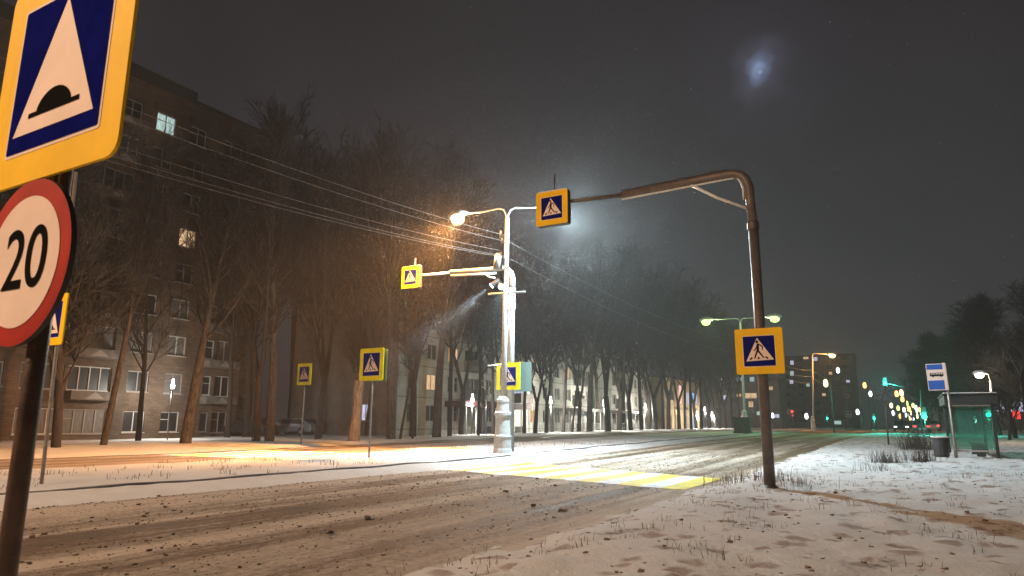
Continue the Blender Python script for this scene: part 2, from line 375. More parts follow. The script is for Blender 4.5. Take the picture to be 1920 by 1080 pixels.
# median kerb: dark wet stone line showing under the snow
def kerb(name, X, y0, y1):
    b = MB(); ys = steps((y0, 60, 1.5), (60, y1, 5))
    for i in range(len(ys)-1):
        a, c = ys[i], ys[i+1]; za, zc = ground(X, a)-.1, ground(X, c)-.1; wd = .16
        vs = [(X-wd/2, a, za), (X+wd/2, a, za), (X+wd/2, c-.02, zc), (X-wd/2, c-.02, zc)]
        h = [.125+.05*noise.noise((X, a*.5, 2)), .125+.05*noise.noise((X, c*.5, 2))]
        vs += [(vs[0][0], a, za+h[0]), (vs[1][0], a, za+h[0]), (vs[2][0], c-.02, zc+h[1]), (vs[3][0], c-.02, zc+h[1])]
        b.add(vs, [(0, 3, 2, 1), (4, 5, 6, 7), (0, 1, 5, 4), (1, 2, 6, 5), (2, 3, 7, 6), (3, 0, 4, 7)])
    kind(b.build(name, mat('wet kerb stone', (.15, .14, .14), .7, 0, .35, 2, .3, 20)), 'structure')
kerb('median_kerb', MN-.75, -20, 150)
kerb('far_kerb', FK+.05, -20, 150)
# crossing bands along the road: projected yellow and white light, put into colour
def near_edge(X): return 15.39-.316*(X+4.26)
def far_edge(X): return 19.18-.479*(X+4.44)
def crossing(name, x0, x1, n, ya, yb):
    mw = mat(name+' white light stripe', (.72, .72, .71), .6, 0, .3, 3, .5, 25, c2=(.40, .385, .36)); my = mat(name+' yellow light stripe', (.74, .58, .02), .6, 0, .3, 3, .5, 25, c2=(.46, .37, .07))
    b = MB(); wd = (x1-x0)/n
    for k in range(n):
        a, c = x0+k*wd, x0+(k+1)*wd
        xs = steps((a, c, .15)); K = 44
        for i in range(len(xs)-1):
            p, q = xs[i], xs[i+1]; vs = []
            for j in range(K+1):
                for X in (p, q):
                    Y = ya(X)+(yb(X)-ya(X))*j/K; vs.append((X, Y, road_z(X, Y)+.009))
            b.add(vs, [(2*j, 2*j+1, 2*j+3, 2*j+2) for j in range(K)], k % 2)
    kind(b.build(name, [mw, my], smoothed=True), 'structure')
crossing('crosswalk', MN+.15, NK-.05, 14, near_edge, far_edge)
crossing('far_crosswalk', FK+.4, MF-.1, 10, lambda X: 19.4, lambda X: 25.2)
# ------------------------------------------------------------------ road signs
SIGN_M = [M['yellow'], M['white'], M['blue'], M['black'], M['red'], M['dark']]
def walker(sx, sz, mirror=1):
    g = []
    P = lambda x, y: (mirror*(x-457)/117*sx, -(y-360)/110*sz)
    tri = [P(447, 262), P(357, 433), P(563, 426)]
    for a, b, wa, wb in (((452, 306), (448, 362), 17, 19), ((462, 312), (486, 331), 9, 8), ((486, 327), (481, 354), 8, 7), ((445, 318), (437, 340), 8, 8), ((440, 336), (419, 358), 8, 7),
                         ((446, 356), (432, 388), 15, 11), ((434, 382), (422, 414), 12, 9), ((452, 360), (474, 390), 13, 11), ((470, 384), (491, 412), 11, 9),
                         ((386, 421), (405, 407), 11, 11), ((450, 420), (452, 404), 14, 13), ((521, 418), (502, 403), 11, 11)):
        q = stroke(a, b, wa, wb); g.append(ccw([P(*p) for p in q]))
    g.append(ccw([P(445+10*math.cos(k*math.pi/8), 293+11*math.sin(k*math.pi/8)) for k in range(16)]))
    return ccw(tri), g
def hump(sx, sz):
    P = lambda u, v: (u*sx, v*sz)
    tri = [P(0, .93), P(-.88, -.78), P(.88, -.78)]
    g = [[P(-.56, -.52), P(-.56, -.585), P(.56, -.585), P(.56, -.52)]]
    g.append([P(-.38, -.521), P(.38, -.521)] + [P(.38*math.cos(a)*(1-.12*math.sin(a)), -.52+.24*math.sin(a)) for a in [R_(15*k) for k in range(1, 12)]])
    return tri, [ccw(x) for x in g]
def sign_panel(parent, c, wd, ht, art, depth=.03, inner=.70, border=.012, name='sign_panel', mirror=1, r=.06, up=0, edge='yellow'):
    b = MB()
    b.prism(rrect(wd, ht, r), -depth, 0, 0, 5 if depth > .1 else 0)
    iw, ih = wd*inner, ht*inner; y = -depth-.002
    def sh(p): return [(q[0], q[1]+up) for q in p]
    b.plate(sh(rrect(iw+2*border, ih+2*border, .015)), y, 1); b.plate(sh(rrect(iw, ih, .012)), y-.002, 2)
    tri, figs = (walker(iw/2, ih/2, mirror) if art == 'walker' else hump(iw/2, ih/2))
    b.plate(sh(tri), y-.004, 1)
    for k, f in enumerate(figs): b.plate(sh(f), y-.006-.0006*k, 3)
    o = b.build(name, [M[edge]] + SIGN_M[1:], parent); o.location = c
    if depth > .1: MB().box((0, -depth/2, ht/2+.012), (wd-2*r-.02, depth-.02, .028)).build('snow_cap', M['snow_cap'], o)
    return o
def text_mesh(name, body, size, ma, parent, loc, sx=1, shear=0, thick=0):
    cu = bpy.data.curves.new(name, 'FONT'); cu.body = body; cu.size = size; cu.align_x = 'CENTER'; cu.align_y = 'CENTER'; cu.extrude = .0006; cu.offset = thick
    tmp = bpy.data.objects.new(name, cu); col.objects.link(tmp)
    me = bpy.data.meshes.new_from_object(tmp.evaluated_get(bpy.context.evaluated_depsgraph_get())); me.name = name
    bpy.data.objects.remove(tmp); bpy.data.curves.remove(cu)
    for v in me.vertices: v.co = Vector((v.co.x*sx, -v.co.z, v.co.y))
    me.materials.clear(); me.materials.append(ma)
    o = bpy.data.objects.new(name, me); col.objects.link(o); o.parent = parent; o.location = loc; return o
# near post with the hump plate over the round limit plate
YN = 1.42
base = Vector((-3.075, YN+.06, ground(-3.02, YN)))
t = thing('road_sign', 'near post with yellow edged hump sign over round 20 limit sign', 'road sign', base)
l = lambda p: Vector(p)-base
MB().tube([(0, 0, -.1), (0, 0, 2.95-base.z)], .038, 20).build('post', mat('dark rusty post', (.10, .062, .045), .5, .3, .45, 5, .15, 60), t, smoothed=True)
sign_panel(t, l((-3.062, YN, 2.925)), 1.02, 1.02, 'hump', .014, .70, .014, 'hump_panel', r=.075)
b = MB(); rr = .355; b.prism(circ(0, 0, rr, 56), -.022, 0, 4, 5); b.plate(circ(0, 0, rr-.012, 56), -.0225, 4); b.plate(circ(0, 0, rr*.79, 56), -.025, 1)
b.add([], [])
pn = b.build('limit_panel', SIGN_M, t); pn.location = l((-3.125, YN, 2.053))
text_mesh('digits', '20', .37, M['black'], pn, (0.03, -.0275, -.005), .92, thick=.002)
b = MB()
for z in (3.12, 2.66, 2.2, 1.92): MB().box((0, -.03, z-base.z), (.12, .06, .03)).build('clamp', M['steel_dark'], t)
# second hump sign, across the road
def post_sign(name, label, base, cz, wd, ht, art, post_top, group=None, depth=.03, double=False, mirror=1, side=.0):
    t = thing(name, label, 'road sign', base, 0, group)
    MB().tube([(0, .05, -.2), (side, .05, post_top)], .036, 14).build('post', M['post'], t, smoothed=True)
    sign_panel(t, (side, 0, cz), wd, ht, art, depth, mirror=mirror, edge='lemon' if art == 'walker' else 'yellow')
    for dz in (-ht*.3, ht*.3): MB().box((side, .03, cz+dz), (.12, .05, .035)).build('clamp', M['steel_dark'], t)
    if double:
        b = MB(); b.prism(rrect(wd, ht, .06), .11, .13, 0, 0); b.build('rear_panel', mat('teal grey sign back', (.20, .30, .30), .5, .3), t).location = (side+.05, 0, cz-.03)
    return t
g = gp(73, 908); k = at(96, 605, g.y)
post_sign('road_sign', 'small square hump sign partly hidden behind round limit sign', g, at(100, 600, g.y).z-g.z, 1.02, 1.12, 'hump', at(128, 325, g.y).z-g.z, side=(at(100, 600, g.y).x-g.x))
g = gp(690, 858); s_ = at(703, 683, g.y)
post_sign('crossing_sign', 'yellow edged walker sign on grey post beside pollarded tree', g, s_.z-g.z, 1.14, 1.22, 'walker', s_.z-g.z+.5, 'yellow edged walker signs on posts', .05, True, side=0)
g = gp(563, 834); s_ = at(567, 702, g.y)
post_sign('crossing_sign', 'smaller yellow edged walker sign on orange lit post near parked cars', g, s_.z-g.z, 1.1, 1.25, 'walker', s_.z-g.z+.5, 'yellow edged walker signs on posts', .05)
# ------------------------------------------------------------------ gantry masts over the road
def mast_sign_box(parent, c, s, name, depth=.16, mirror=1, edge='yellow'):
    o = sign_panel(parent, c, s, s, 'walker', depth, .66, .012, name, mirror, .035, 0, edge); return o
g = gp(1444, 914); YM = g.y
t = thing('sign_mast', 'tall brown mast with arm over near road and two lit walker signs', 'sign mast', g)
l = lambda x, y: at(x, y, YM)-g
pb, pm, pt = l(1444, 914), l(1412, 420), l(1406, 372)
e1, e2, e3 = l(1400, 340), l(1388, 328), l(1365, 327)
MB().tube([(0, 0, -.2), pm], [.115, .11], 20).tube([pm*.985, pm*1.0], .125, 20).build('pole', M['mast'], t, smoothed=True)
a0, a1, a2 = l(1165, 366), l(1075, 377), l(1030, 381)
bend = [pm, pt, l(1405, 352), e1, l(1395, 333), e2, l(1375, 326), e3]
o = MB().tube(bend + [a0], [.105]*8+[.085], 14).build('arm', M['mast'], t, smoothed=True)
MB().tube([a0, a1, a2], [.052, .05, .05], 10).build('arm_tip', M['mast'], o, smoothed=True)
sn = MB().tube([p+Vector((-.06 if i < 5 else 0, 0, -.0 if i < 5 else -.115)) + (Vector((-.075, 0, 0)) if i < 5 else Vector((0, 0, 0))) for i, p in enumerate(bend[1:] + [a0])], .022, 8)
sn.build('conduit', M['white_metal'], o, smoothed=True)
for dy, dz in ((-.05, .1), (.03, .115)):
    pts = []
    for i in range(13):
        f = i/12; p = e3.lerp(a0, f); pts.append(p + Vector((0, dy, dz+.02*math.sin(i*1.9+dy*30))))
    MB().tube(pts, .014, 5).build('cable', M['dark'], o, smoothed=True)
MB().tube([l(1296, 347), l(1345, 371), l(1402, 391)], .035, 10).build('brace', M['white_metal'], t, smoothed=True)
MB().lathe([(.135, 0), (.135, .16), (.12, .18)], pm-Vector((0, 0, .14)), 18).build('collar', M['steel_dark'], t)
MB().lathe([(.17, 0), (.17, .02), (.12, .05)], (0, 0, 0), 18).build('base_flange', M['steel_dark'], t)
mast_sign_box(t, l(1043, 395)+Vector((0, -.08, 0)), .92, 'arm_sign', .20)
MB().tube([l(1043, 366)+Vector((0, -.1, 0)), l(1043, 330)+Vector((0, -.1, 0))], .02, 8).build('rod', M['steel_dark'], t)
mast_sign_box(t, l(1427, 660)+Vector((0, -.14, 0)), .99, 'side_sign', .10)
for dz in (-.25, .25): MB().box(l(1427, 660)+Vector((0, -.07, dz)), (.2, .12, .05)).build('bracket', M['steel_dark'], t)
# median street lamp with the cast base and two arms
def lamp_head(parent, c, dirx, glass, nm='lamp_head', s=1.0):
    b = MB(); b.tube([(-.1*dirx*s, 0, .02), (.15*dirx*s, 0, .03), (.42*dirx*s, 0, .02), (.62*dirx*s, 0, 0)], [.06*s, .14*s, .15*s, .07*s], 12)
    h = b.build(nm, M['white_metal'], parent, smoothed=True); h.location = c
    q = MB(); q.lathe([(.02, -.30), (.10, -.285), (.165, -.22), (.19, -.12), (.18, -.03), (.16, .0)], (0, 0, 0), 14); q.v = [(x*1.25*s+.28*dirx*s, y*s, z*s-.02) for x, y, z in q.v]
    gl = q.build('lamp_glass', glass, h, smoothed=True)
    return h
def street_lamp(base, top, left, right, label, gl, gr, group='double armed lamps on the median', lights=None, pr=.12, with_base=True, parent_name='street_lamp', lean=0, hs=1.0):
    t = thing(parent_name, label, 'street lamp', base, 0, group); l = lambda p: Vector(p)-base
    H = l(top)
    if with_base:
        MB().lathe([(.40, -.1), (.42, .0), (.40, .12), (.37, .2), (.37, .62), (.395, .64), (.395, .70), (.34, .74), (.29, 1.45), (.30, 1.5), (.36, 1.56), (.36, 1.66), (.29, 1.72), (.25, 2.05), (.27, 2.1), (.27, 2.2), (.20, 2.28), (.15, 2.36)], (0, 0, 0), 24).build('cast_base', M['white_metal'], t, smoothed=False)
    MB().tube([(0, 0, .1), H*.5, H], [pr*1.15, pr, pr*.75], 16).build('pole', M['white_metal'], t, smoothed=True)
    for p, gm, sx in ((left, gl, -1), (right, gr, 1)):
        if p is None: continue
        q = l(p); d = q-H
        MB().tube([H-Vector((0, 0, .3)), H+Vector((sx*.05, 0, .18)), H+Vector((sx*.18, 0, .34+.2*d.z)), H+Vector((sx*.45, 0, .40+.25*d.z)), H.lerp(q, .6)+Vector((0, 0, .17)), q], .035, 9).build('arm', M['white_metal'], t, smoothed=True)
        lamp_head(t, q, sx, gm, s=hs)
    return t
g = gp(942, 849); YC = g.y
def cx(x, y): return at(x, y, YC)
t = street_lamp(g, cx(951, 410), cx(872, 401), cx(1030, 387), 'pale iron street lamp with cast base, lit orange head and white head', M['glow_sodium'], M['glow_led'], hs=1.45)
CENTRAL = t
pl = cx(858, 403); pr_ = cx(1056, 392)
light('sodium_light', pl+Vector((-.05, 0, -.30)), SODIUM, P_SODIUM, t, .16)
light('sodium_downlight', pl+Vector((-.05, 0, -.32)), SODIUM, P_SODIUM*6, t, .16, 'SPOT', pl+Vector((-9, -5, -12)), 108, .8)
light('white_light', pr_+Vector((.1, 0, -.32)), LED, P_LED*.7, t, .16, 'SPOT', pr_+Vector((7, 5, -10)), 176, 1.0)
light('white_halo_light', pr_+Vector((.1, 0, -.30)), LED, P_LED*.38, t, .16)
b = MB()
l = lambda x, y: cx(x, y)-g
for (x, y) in ((944, 442), (947, 452), (943, 482)): MB().box(l(x, y)+Vector((0, 0, 0)), (.36, .12, .12)).tube([l(x-4, y+2), l(x-4, y-9)], .05, 8).build('insulator_bracket', M['steel'], t)
b = MB(); b.tube([l(933, 505), l(936, 480)], [.22, .20], 14).tube([l(936, 480), l(938, 476)], [.20, .10], 14); b.build('junction_drum', M['steel'], t, smoothed=True)
MB().bar(l(916, 552), l(985, 547), .09).build('cross_arm', M['steel'], t)
MB().bar(l(915, 686), l(948, 684), .07).build('lower_cross_arm', M['steel'], t)
# second mast, standing close behind the lamp post: arm over the far road
g2 = gp(957, 846.6); Y2 = g2.y
t2 = thing('sign_mast', 'pale mast behind cast base lamp, arm over far road with walker sign', 'sign mast', g2)
l2 = lambda x, y: at(x, y, Y2)-g2
MB().tube([(0, 0, -.2), l2(959, 575), l2(961, 540)], [.165, .15, .15], 18).build('pole', M['white_metal'], t2, smoothed=True)
o = MB().tube([l2(961, 540), l2(961, 522), l2(958, 511), l2(950, 504), l2(940, 503), l2(920, 505), l2(845, 510)], [.13, .13, .13, .12, .12, .11, .10], 14).build('arm', M['white_metal'], t2, smoothed=True)
MB().tube([l2(846, 511), l2(795, 516), l2(770, 518)], .065, 10).build('arm_tip', M['white_metal'], o, smoothed=True)
MB().tube([l2(846, 517), l2(931, 512)], .06, 8).build('conduit', M['white_metal'], o, smoothed=True)
MB().tube([l2(905, 510), l2(918, 520), l2(928, 521)], .05, 8).build('brace', M['white_metal'], o, smoothed=True)
mast_sign_box(t2, l2(778, 522)+Vector((0, -.15, 0)), 1.1, 'arm_sign', .22, 1, 'lemon')
MB().tube([l2(778, 500), l2(779, 484)], .035, 8).build('rod', M['steel'], t2)
MB().lathe([(.19, 0), (.19, .3), (.16, .34)], l2(959, 580), 18).build('collar', M['white_metal'], t2)
sgn = mast_sign_box(t2, l2(957, 706)+Vector((-.0, -.16, 0)), 1.2, 'side_sign', .05, 1, 'lemon')
b = MB(); b.prism(rrect(1.25, 1.3, .05), .06, .075, 0); b.build('rear_panel', mat('teal rear panel', (.22, .34, .34), .5, .3), t2).location = l2(967, 706)+Vector((0, .25, 0))
def projector(parent, base, c, aim, nm):
    d = (Vector(aim)-Vector(c)).normalized(); c = Vector(c)-Vector(base)
    b = MB(); b.tube([c-d*.28, c-d*.25, c+d*.12, c+d*.2], [.06, .11, .13, .15], 14)
    h = b.build(nm, M['dark'], parent, smoothed=True)
    q = MB(); q.tube([c+d*.2, c+d*.215], [.125, .10], 14); q.build('lens', M['glow_led'], h)
    return d
pf, pn_ = at(928, 531, Y2), at(938, 534, Y2)
dn = projector(t2, g2, pn_, (-8.6, 19.2, 0), 'projector')
df = projector(t2, g2, pf, (-25, 22, 0), 'projector')
def gobo(lamp, Lp, masks, spill, spill_r):
    """the projector slide: only the crossing's own outline is thrown, with a weak soft spill round it"""
    ld = lamp.data; ld.use_nodes = True; t = ld.node_tree; t.nodes.clear()
    e = N(t, 'ShaderNodeEmission'); o = N(t, 'ShaderNodeOutputLight'); t.links.new(e.outputs[0], o.inputs[0])
    ge = N(t, 'ShaderNodeNewGeometry'); s = N(t, 'ShaderNodeSeparateXYZ'); t.links.new(ge.outputs['Incoming'], s.inputs[0])
    az = mth(t, 'MAXIMUM', mth(t, 'ABSOLUTE', s.outputs[2]), .01)
    kf = mth(t, 'DIVIDE', -GOBO_SIGN*Lp[2]*-1, az)
    X = mth(t, 'ADD', mth(t, 'MULTIPLY', s.outputs[0], kf), Lp[0]); Y = mth(t, 'ADD', mth(t, 'MULTIPLY', s.outputs[1], kf), Lp[1])
    (x0, x1, ya0, yas, yb0, ybs, cx_, cy_) = masks
    def edge(v, soft): return mth(t, 'MULTIPLY', v, 1/soft, True)
    m1 = edge(mth(t, 'SUBTRACT', X, x0), .9); m2 = edge(mth(t, 'SUBTRACT', x1, X), .4)
    m3 = edge(mth(t, 'SUBTRACT', mth(t, 'SUBTRACT', Y, ya0), mth(t, 'MULTIPLY', X, yas)), .12)
    m4 = edge(mth(t, 'SUBTRACT', mth(t, 'ADD', mth(t, 'MULTIPLY', X, ybs), yb0), Y), .5)
    mk = mth(t, 'MULTIPLY', mth(t, 'MULTIPLY', m1, m2), mth(t, 'MULTIPLY', m3, m4))
    dx = mth(t, 'SUBTRACT', X, cx_); dy = mth(t, 'SUBTRACT', Y, cy_)
    r2 = mth(t, 'ADD', mth(t, 'MULTIPLY', dx, dx), mth(t, 'MULTIPLY', dy, dy))
    sp = mth(t, 'MULTIPLY', mth(t, 'EXPONENT', mth(t, 'MULTIPLY', r2, -1/(spill_r*spill_r))), spill)
    mk = mth(t, 'MULTIPLY', mk, mth(t, 'POWER', mth(t, 'MULTIPLY', mth(t, 'ABSOLUTE', mth(t, 'SUBTRACT', X, Lp[0])), 1/9.0), 1.3))
    t.links.new(mth(t, 'ADD', mk, sp), e.inputs[1]); e.inputs[0].default_value = (1, 1, 1, 1)
GOBO_SIGN = 1
pL = pn_+dn*.45
sp1 = light('crossing_projector_light', pL, (.60, .90, 1.0), P_XWALK, t2, .05, 'SPOT', (-10.6, 22, 0), 128, .3)
a_, c_ = 15.39-.316*4.26, 19.18-.479*4.44
gobo(sp1, pL, (MN-3.2, NK+.1, a_, -.316, c_+.25, -.479, MN-3.4, 25.0), 1.1, 5.5)
pL2 = pf+df*.45
sp2 = light('far_projector_light', pL2, LED, P_XFAR, t2, .05, 'SPOT', (-25, 22, 0), 80, .3)
gobo(sp2, pL2, (FK+.2, MF+.3, 19.2, 0, 25.3, 0, -24, 22), .05, 6)
# the next lamp of the row, behind and left of the viewer
for (gx, gy, lab, pw) in ((-17.6, -9.5, 'pale iron street lamp behind the viewpoint with two lit orange heads', P_NEAR),):
    g3 = Vector((gx, gy, ground(gx, gy)))
    t3 = street_lamp(g3, g3+Vector((.1, 0, 12.4)), g3+Vector((-3.2, 0, 13)), g3+Vector((3.4, 0, 12.9)), lab, M['glow_sodium'], M['glow_sodium'])
    light('sodium_light', g3+Vector((3.7, 0, 12.5)), REARC, pw, t3, .2, 'SPOT', g3+Vector((10, 10, 0)), 118, .7)
    light('sodium_light', g3+Vector((-3.5, 0, 12.5)), SODIUM, pw*.12, t3, .2, 'SPOT', g3+Vector((-6, 12, 0)), 120, .7)
    REAR = g3
# far median lamps
def far_lamp(base, sc, top, lf, rg, lab, glass, lcol, lpw, right=True):
    tt = street_lamp(base, top, lf, rg, lab, glass, glass, hs=2.0)
    for p in (lf, rg):
        if p is not None and lpw: light('lamp_light', Vector(p)+Vector((0, 0, -.85)), lcol, lpw, tt, .2)
    return tt
gX = place(1397, -14.6); ggY = gX.y
q = lambda x, y: at(x, y, ggY)
far_lamp(gX, 1, q(1388, 606), q(1333, 599), q(1442, 594), 'distant street lamp with two greenish lit heads on dark arms', M['glow_green'], GREENISH, 900)
b = MB(); b.box((0, 0, .7), (1.5, 1.1, 1.6)).box((0, 0, 1.53), (1.7, 1.3, .12)).box((0, 0, .05), (1.7, 1.3, .2))
tag(b.build('utility_cabinet', mat('dark green cabinet', (.04, .06, .035), .6, 0, .3, 2), None, gX+Vector((.0, -1.3, 0)), bevel=.03), 'dark green utility cabinet at foot of greenish lit lamp', 'cabinet')
gO = place(1525, -12.6); oY = gO.y; q = lambda x, y: at(x, y, oY)
far_lamp(gO, 1, q(1523, 668), None, q(1553, 664), 'thin street lamp with single orange head beyond the greenish lamp', M['glow_sodium'], SODIUM, 3000)
g4 = gp(1867, 846); q4 = lambda x, y: at(x, y, g4.y+8)
g4 = place(1861, 4.7); q4 = lambda x, y: at(x, y, g4.y)
t4 = thing('street_lamp', 'thin pole with one warm lit head behind bus shelter', 'street lamp', g4)
MB().tube([(0, 0, -.1), q4(1857, 712)-g4], [.09, .06], 12).build('pole', M['post'], t4, smoothed=True)
MB().tube([q4(1857, 714)-g4, q4(1853, 702)-g4, q4(1843, 700)-g4], .03, 8).build('arm', M['post'], t4, smoothed=True)
lamp_head(t4, q4(1846, 699)-g4, -1, M['glow_warm'], s=1.0)
light('lamp_light', q4(1838, 708), WARM, 500, t4, .15)
# ------------------------------------------------------------------ overhead wires
def wire(pts_from, pts_to, sag, label, r=.012, n=24, ma='steel'):
    a, b_ = Vector(pts_from), Vector(pts_to)
    pts = [a.lerp(b_, i/n) - Vector((0, 0, sag*4*(i/n)*(1-i/n))) for i in range(n+1)]
    o = MB().tube(pts, r, 5).build('overhead_wire', M[ma], None, smoothed=True)
    return tag(o, label, 'wire', 'overhead wires between the street lamps')
rear_top = REAR + Vector((.1, 0, 0))
for k, ((x, y), hz, dx, lab) in enumerate((((942, 440), 12.0, 0, 'topmost grey overhead wire reaching lamp post below its arms'), ((944, 452), 11.6, .1, 'second highest overhead wire reaching lamp post'),
                                          ((940, 470), 10.6, -.1, 'middle thin overhead wire ending above the junction drum'), ((934, 478), 10.3, -.15, 'lower overhead wire ending at the junction drum'), ((932, 480), 10.1, -.3, 'lowest thick overhead wire ending at the junction drum'))):
    wire(rear_top+Vector((dx, 0, hz-1.9)), cx(x, y), .9, lab, .0062, 24, 'post')
gt = q(1523, 690)
for (x, y), z, lab in (((952, 452), 11, 'upper wire leaving lamp post toward the greenish lamp'), ((954, 484), 10.2, 'lower wire leaving lamp post toward the greenish lamp')):
    wire(cx(x, y), at(1388, 640 if z == 11 else 662, ggY), .8, lab, .0032)
for y, lab in ((660, 'upper far wire beyond the greenish lamp'), (672, 'middle far wire beyond the greenish lamp'), (684, 'lower far wire beyond the greenish lamp')):
    wire(at(1389, y-20, ggY), at(1524, y+34, oY), .9, lab, .018)
for y, lab in ((708, 'upper far wire beyond the single orange lamp'), (722, 'lower far wire beyond the single orange lamp')):
    wire(at(1525, y-12, oY), at(1588, y, oY+45), .9, lab, .03)
# ------------------------------------------------------------------ bus stop
g = gp(1793, 859)
YB = g.y; l = lambda x, y: at(x, y, YB)-g
t = thing('bus_stop_sign', 'blue and white bus stop plate on leaning post beside shelter', 'bus stop sign', g)
MB().tube([(0, 0, -.1), l(1786, 800), l(1772, 690)], .045, 12).build('post', M['post'], t, smoothed=True)
b = MB(); cc = l(1757, 707); wd, ht = .66, 1.0
b.prism(rrect(wd, ht, .03), -.03, 0, 0, 3); b.plate([(-wd/2+.02, .28), (wd/2-.02, .28), (wd/2-.02, .47), (-wd/2+.02, .47)], -.033, 1); b.plate([(-wd/2+.02, -.47), (wd/2-.02, -.47), (wd/2-.02, -.13), (-wd/2+.02, -.13)], -.033, 1)
b.plate(rrect(.46, .13, .03), -.034, 2); b.v[-len(rrect(.46, .13, .03)):] = [(x, y, z+.09) for x, y, z in b.v[-len(rrect(.46, .13, .03)):]]
for k in range(5): b.plate([(-.19+k*.08, .10), (-.13+k*.08, .10), (-.13+k*.08, .135), (-.19+k*.08, .135)], -.036, 0)
for k in (-.13, .13): b.plate(circ(k, .022, .028, 12), -.036, 2)
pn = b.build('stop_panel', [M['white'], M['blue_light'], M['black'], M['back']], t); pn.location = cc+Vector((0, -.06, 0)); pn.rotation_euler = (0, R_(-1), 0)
b = MB(); b.prism(rrect(.1, 1.02, .01), -.05, .05, 0); sp_ = b.build('side_strip', M['white'], t); sp_.location = l(1771, 706)+Vector((.02, -.05, 0)); sp_.rotation_euler = (0, R_(-1), 0)
g = gp(1776, 856); Y0 = YB+1.0
t = thing('litter_bin', 'black bin beside bus stop post', 'bin', Vector((gp(1780, 857).x-.25, YB+.3, ground(1.4, YB+.3))))
MB().lathe([(.22, 0), (.25, .05), (.27, .62), (.29, .66), (.29, .70), (.24, .70), (.22, .3)], (0, 0, 0), 14).build('drum', M['dark'], t)
MB().lathe([(.30, .705), (.31, .74), (.2, .755)], (0, 0, 0), 14).build('rim', M['snow_cap'], t)
# shelter: open side faces the road (-X); glass end wall faces us
gs = Vector((1.95, YB+1.2, ground(2, YB+1.2)))
xl, xr = at(1783, 800, gs.y).x, at(1868, 800, gs.y).x
Wd = xr-xl; Ht = at(1800, 738, gs.y).z-gs.z; Lg = 4.2
gs.x = xl
t = thing('bus_shelter', 'dark framed glass bus shelter with green tinted panes', 'bus shelter', gs)
fm = mat('dark shelter frame', (.03, .036, .036), .45, .3)
for px_, py_ in ((.05, .05), (Wd-.05, .05), (.05, Lg-.05), (Wd-.05, Lg-.05)): MB().box((px_, py_, Ht/2-.1), (.11, .11, Ht+.1)).build('upright', fm, t, bevel=.01)
MB().box((Wd/2, Lg/2, Ht-.22), (Wd+.25, Lg+.3, .34)).box((Wd/2, Lg/2, Ht-.02), (Wd+.34, Lg+.4, .05)).build('roof', fm, t)
MB().box((Wd/2, Lg/2, Ht+.02), (Wd+.26, Lg+.3, .03)).build('roof_snow', M['snow_cap'], t)
gm = bpy.data.materials.new('greenish shelter glass'); gm.use_nodes = True; tt = gm.node_tree; tt.nodes.clear()
gl1 = N(tt, 'ShaderNodeBsdfGlossy'); gl1.inputs['Roughness'].default_value = .08; gl1.inputs[0].default_value = (.8, .9, .88, 1)
tr = N(tt, 'ShaderNodeBsdfTransparent'); tr.inputs[0].default_value = (.66, .86, .80, 1)
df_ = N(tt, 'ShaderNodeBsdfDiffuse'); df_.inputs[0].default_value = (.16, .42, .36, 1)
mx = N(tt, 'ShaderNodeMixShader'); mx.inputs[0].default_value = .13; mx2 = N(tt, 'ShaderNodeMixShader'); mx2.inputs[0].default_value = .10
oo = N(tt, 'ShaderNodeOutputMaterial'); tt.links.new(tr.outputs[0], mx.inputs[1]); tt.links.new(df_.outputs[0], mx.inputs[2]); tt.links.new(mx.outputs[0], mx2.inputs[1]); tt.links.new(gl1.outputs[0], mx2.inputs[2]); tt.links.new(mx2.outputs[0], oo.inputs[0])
def gpane(c, d): MB().box(c, d).build('glass_wall', gm, t)
gpane((Wd/2, .06, Ht/2-.05), (Wd-.24, .014, Ht-.75)); gpane((Wd/2, Lg-.06, Ht/2-.05), (Wd-.24, .014, Ht-.75)); gpane((Wd-.06, Lg/2, Ht/2-.05), (.014, Lg-.24, Ht-.75))
for c_, d_ in (((Wd/2, .055, .27), (Wd-.13, .06, .07)), ((Wd/2, .055, Ht-.46), (Wd-.13, .05, .05)), ((Wd/2, Lg-.055, .27), (Wd-.13, .06, .07))): MB().box(c_, d_).build('rail', M['steel'], t)
bn = MB(); bn.box((Wd-.5, Lg/2, .48), (.42, 3, .06))
for yy in (.9, Lg-.9): bn.box((Wd-.5, yy, .22), (.3, .06, .47))
bn.build('bench', mat('shelter bench boards', (.03, .025, .02), .7), t)
# ------------------------------------------------------------------ traffic lights
def signal(base, head_c, label, colr='sig_green', arm_from=None, glow=0, lensr=.20):
    t = thing('traffic_light', label, 'traffic light', base, 0)
    hc = Vector(head_c)-Vector(base)
    if arm_from is None:
        MB().tube([(0, 0.12, -.1), (hc.x, .12, hc.z+.4)], .06, 10).build('pole', M['steel_dark'], t, smoothed=True)
    else:
        a = Vector(arm_from)-Vector(base)
        MB().tube([(0, .12, -.1), (a.x, .12, a.z)], .09, 10).build('pole', M['steel_dark'], t, smoothed=True)
        MB().tube([(a.x, .12, a.z-.1), (hc.x-.2, .12, hc.z+.3)], .05, 8).build('arm', M['steel_dark'], t, smoothed=True)
    h = MB().box((0, 0, 0), (.42, .2, 1.15)).build('housing', M['dark'], t, bevel=.03); h.location = hc + Vector((0, 0, .3))
    for k, z in enumerate((.37, 0, -.37)):
        on = (k == 2 and colr == 'sig_green') or (k == 0 and colr == 'sig_red')
        b = MB(); b.prism(circ(0, z, lensr, 18), -.135, -.103, 0); b.build('lens', M[colr] if on else M['dark'], h)
    if glow: light('signal_glow', Vector(head_c)+Vector((0, -.4, -.1)), (.05, 1, .72) if colr == 'sig_green' else (1, .05, .05), glow, t, .12).data.specular_factor = 0
    return t
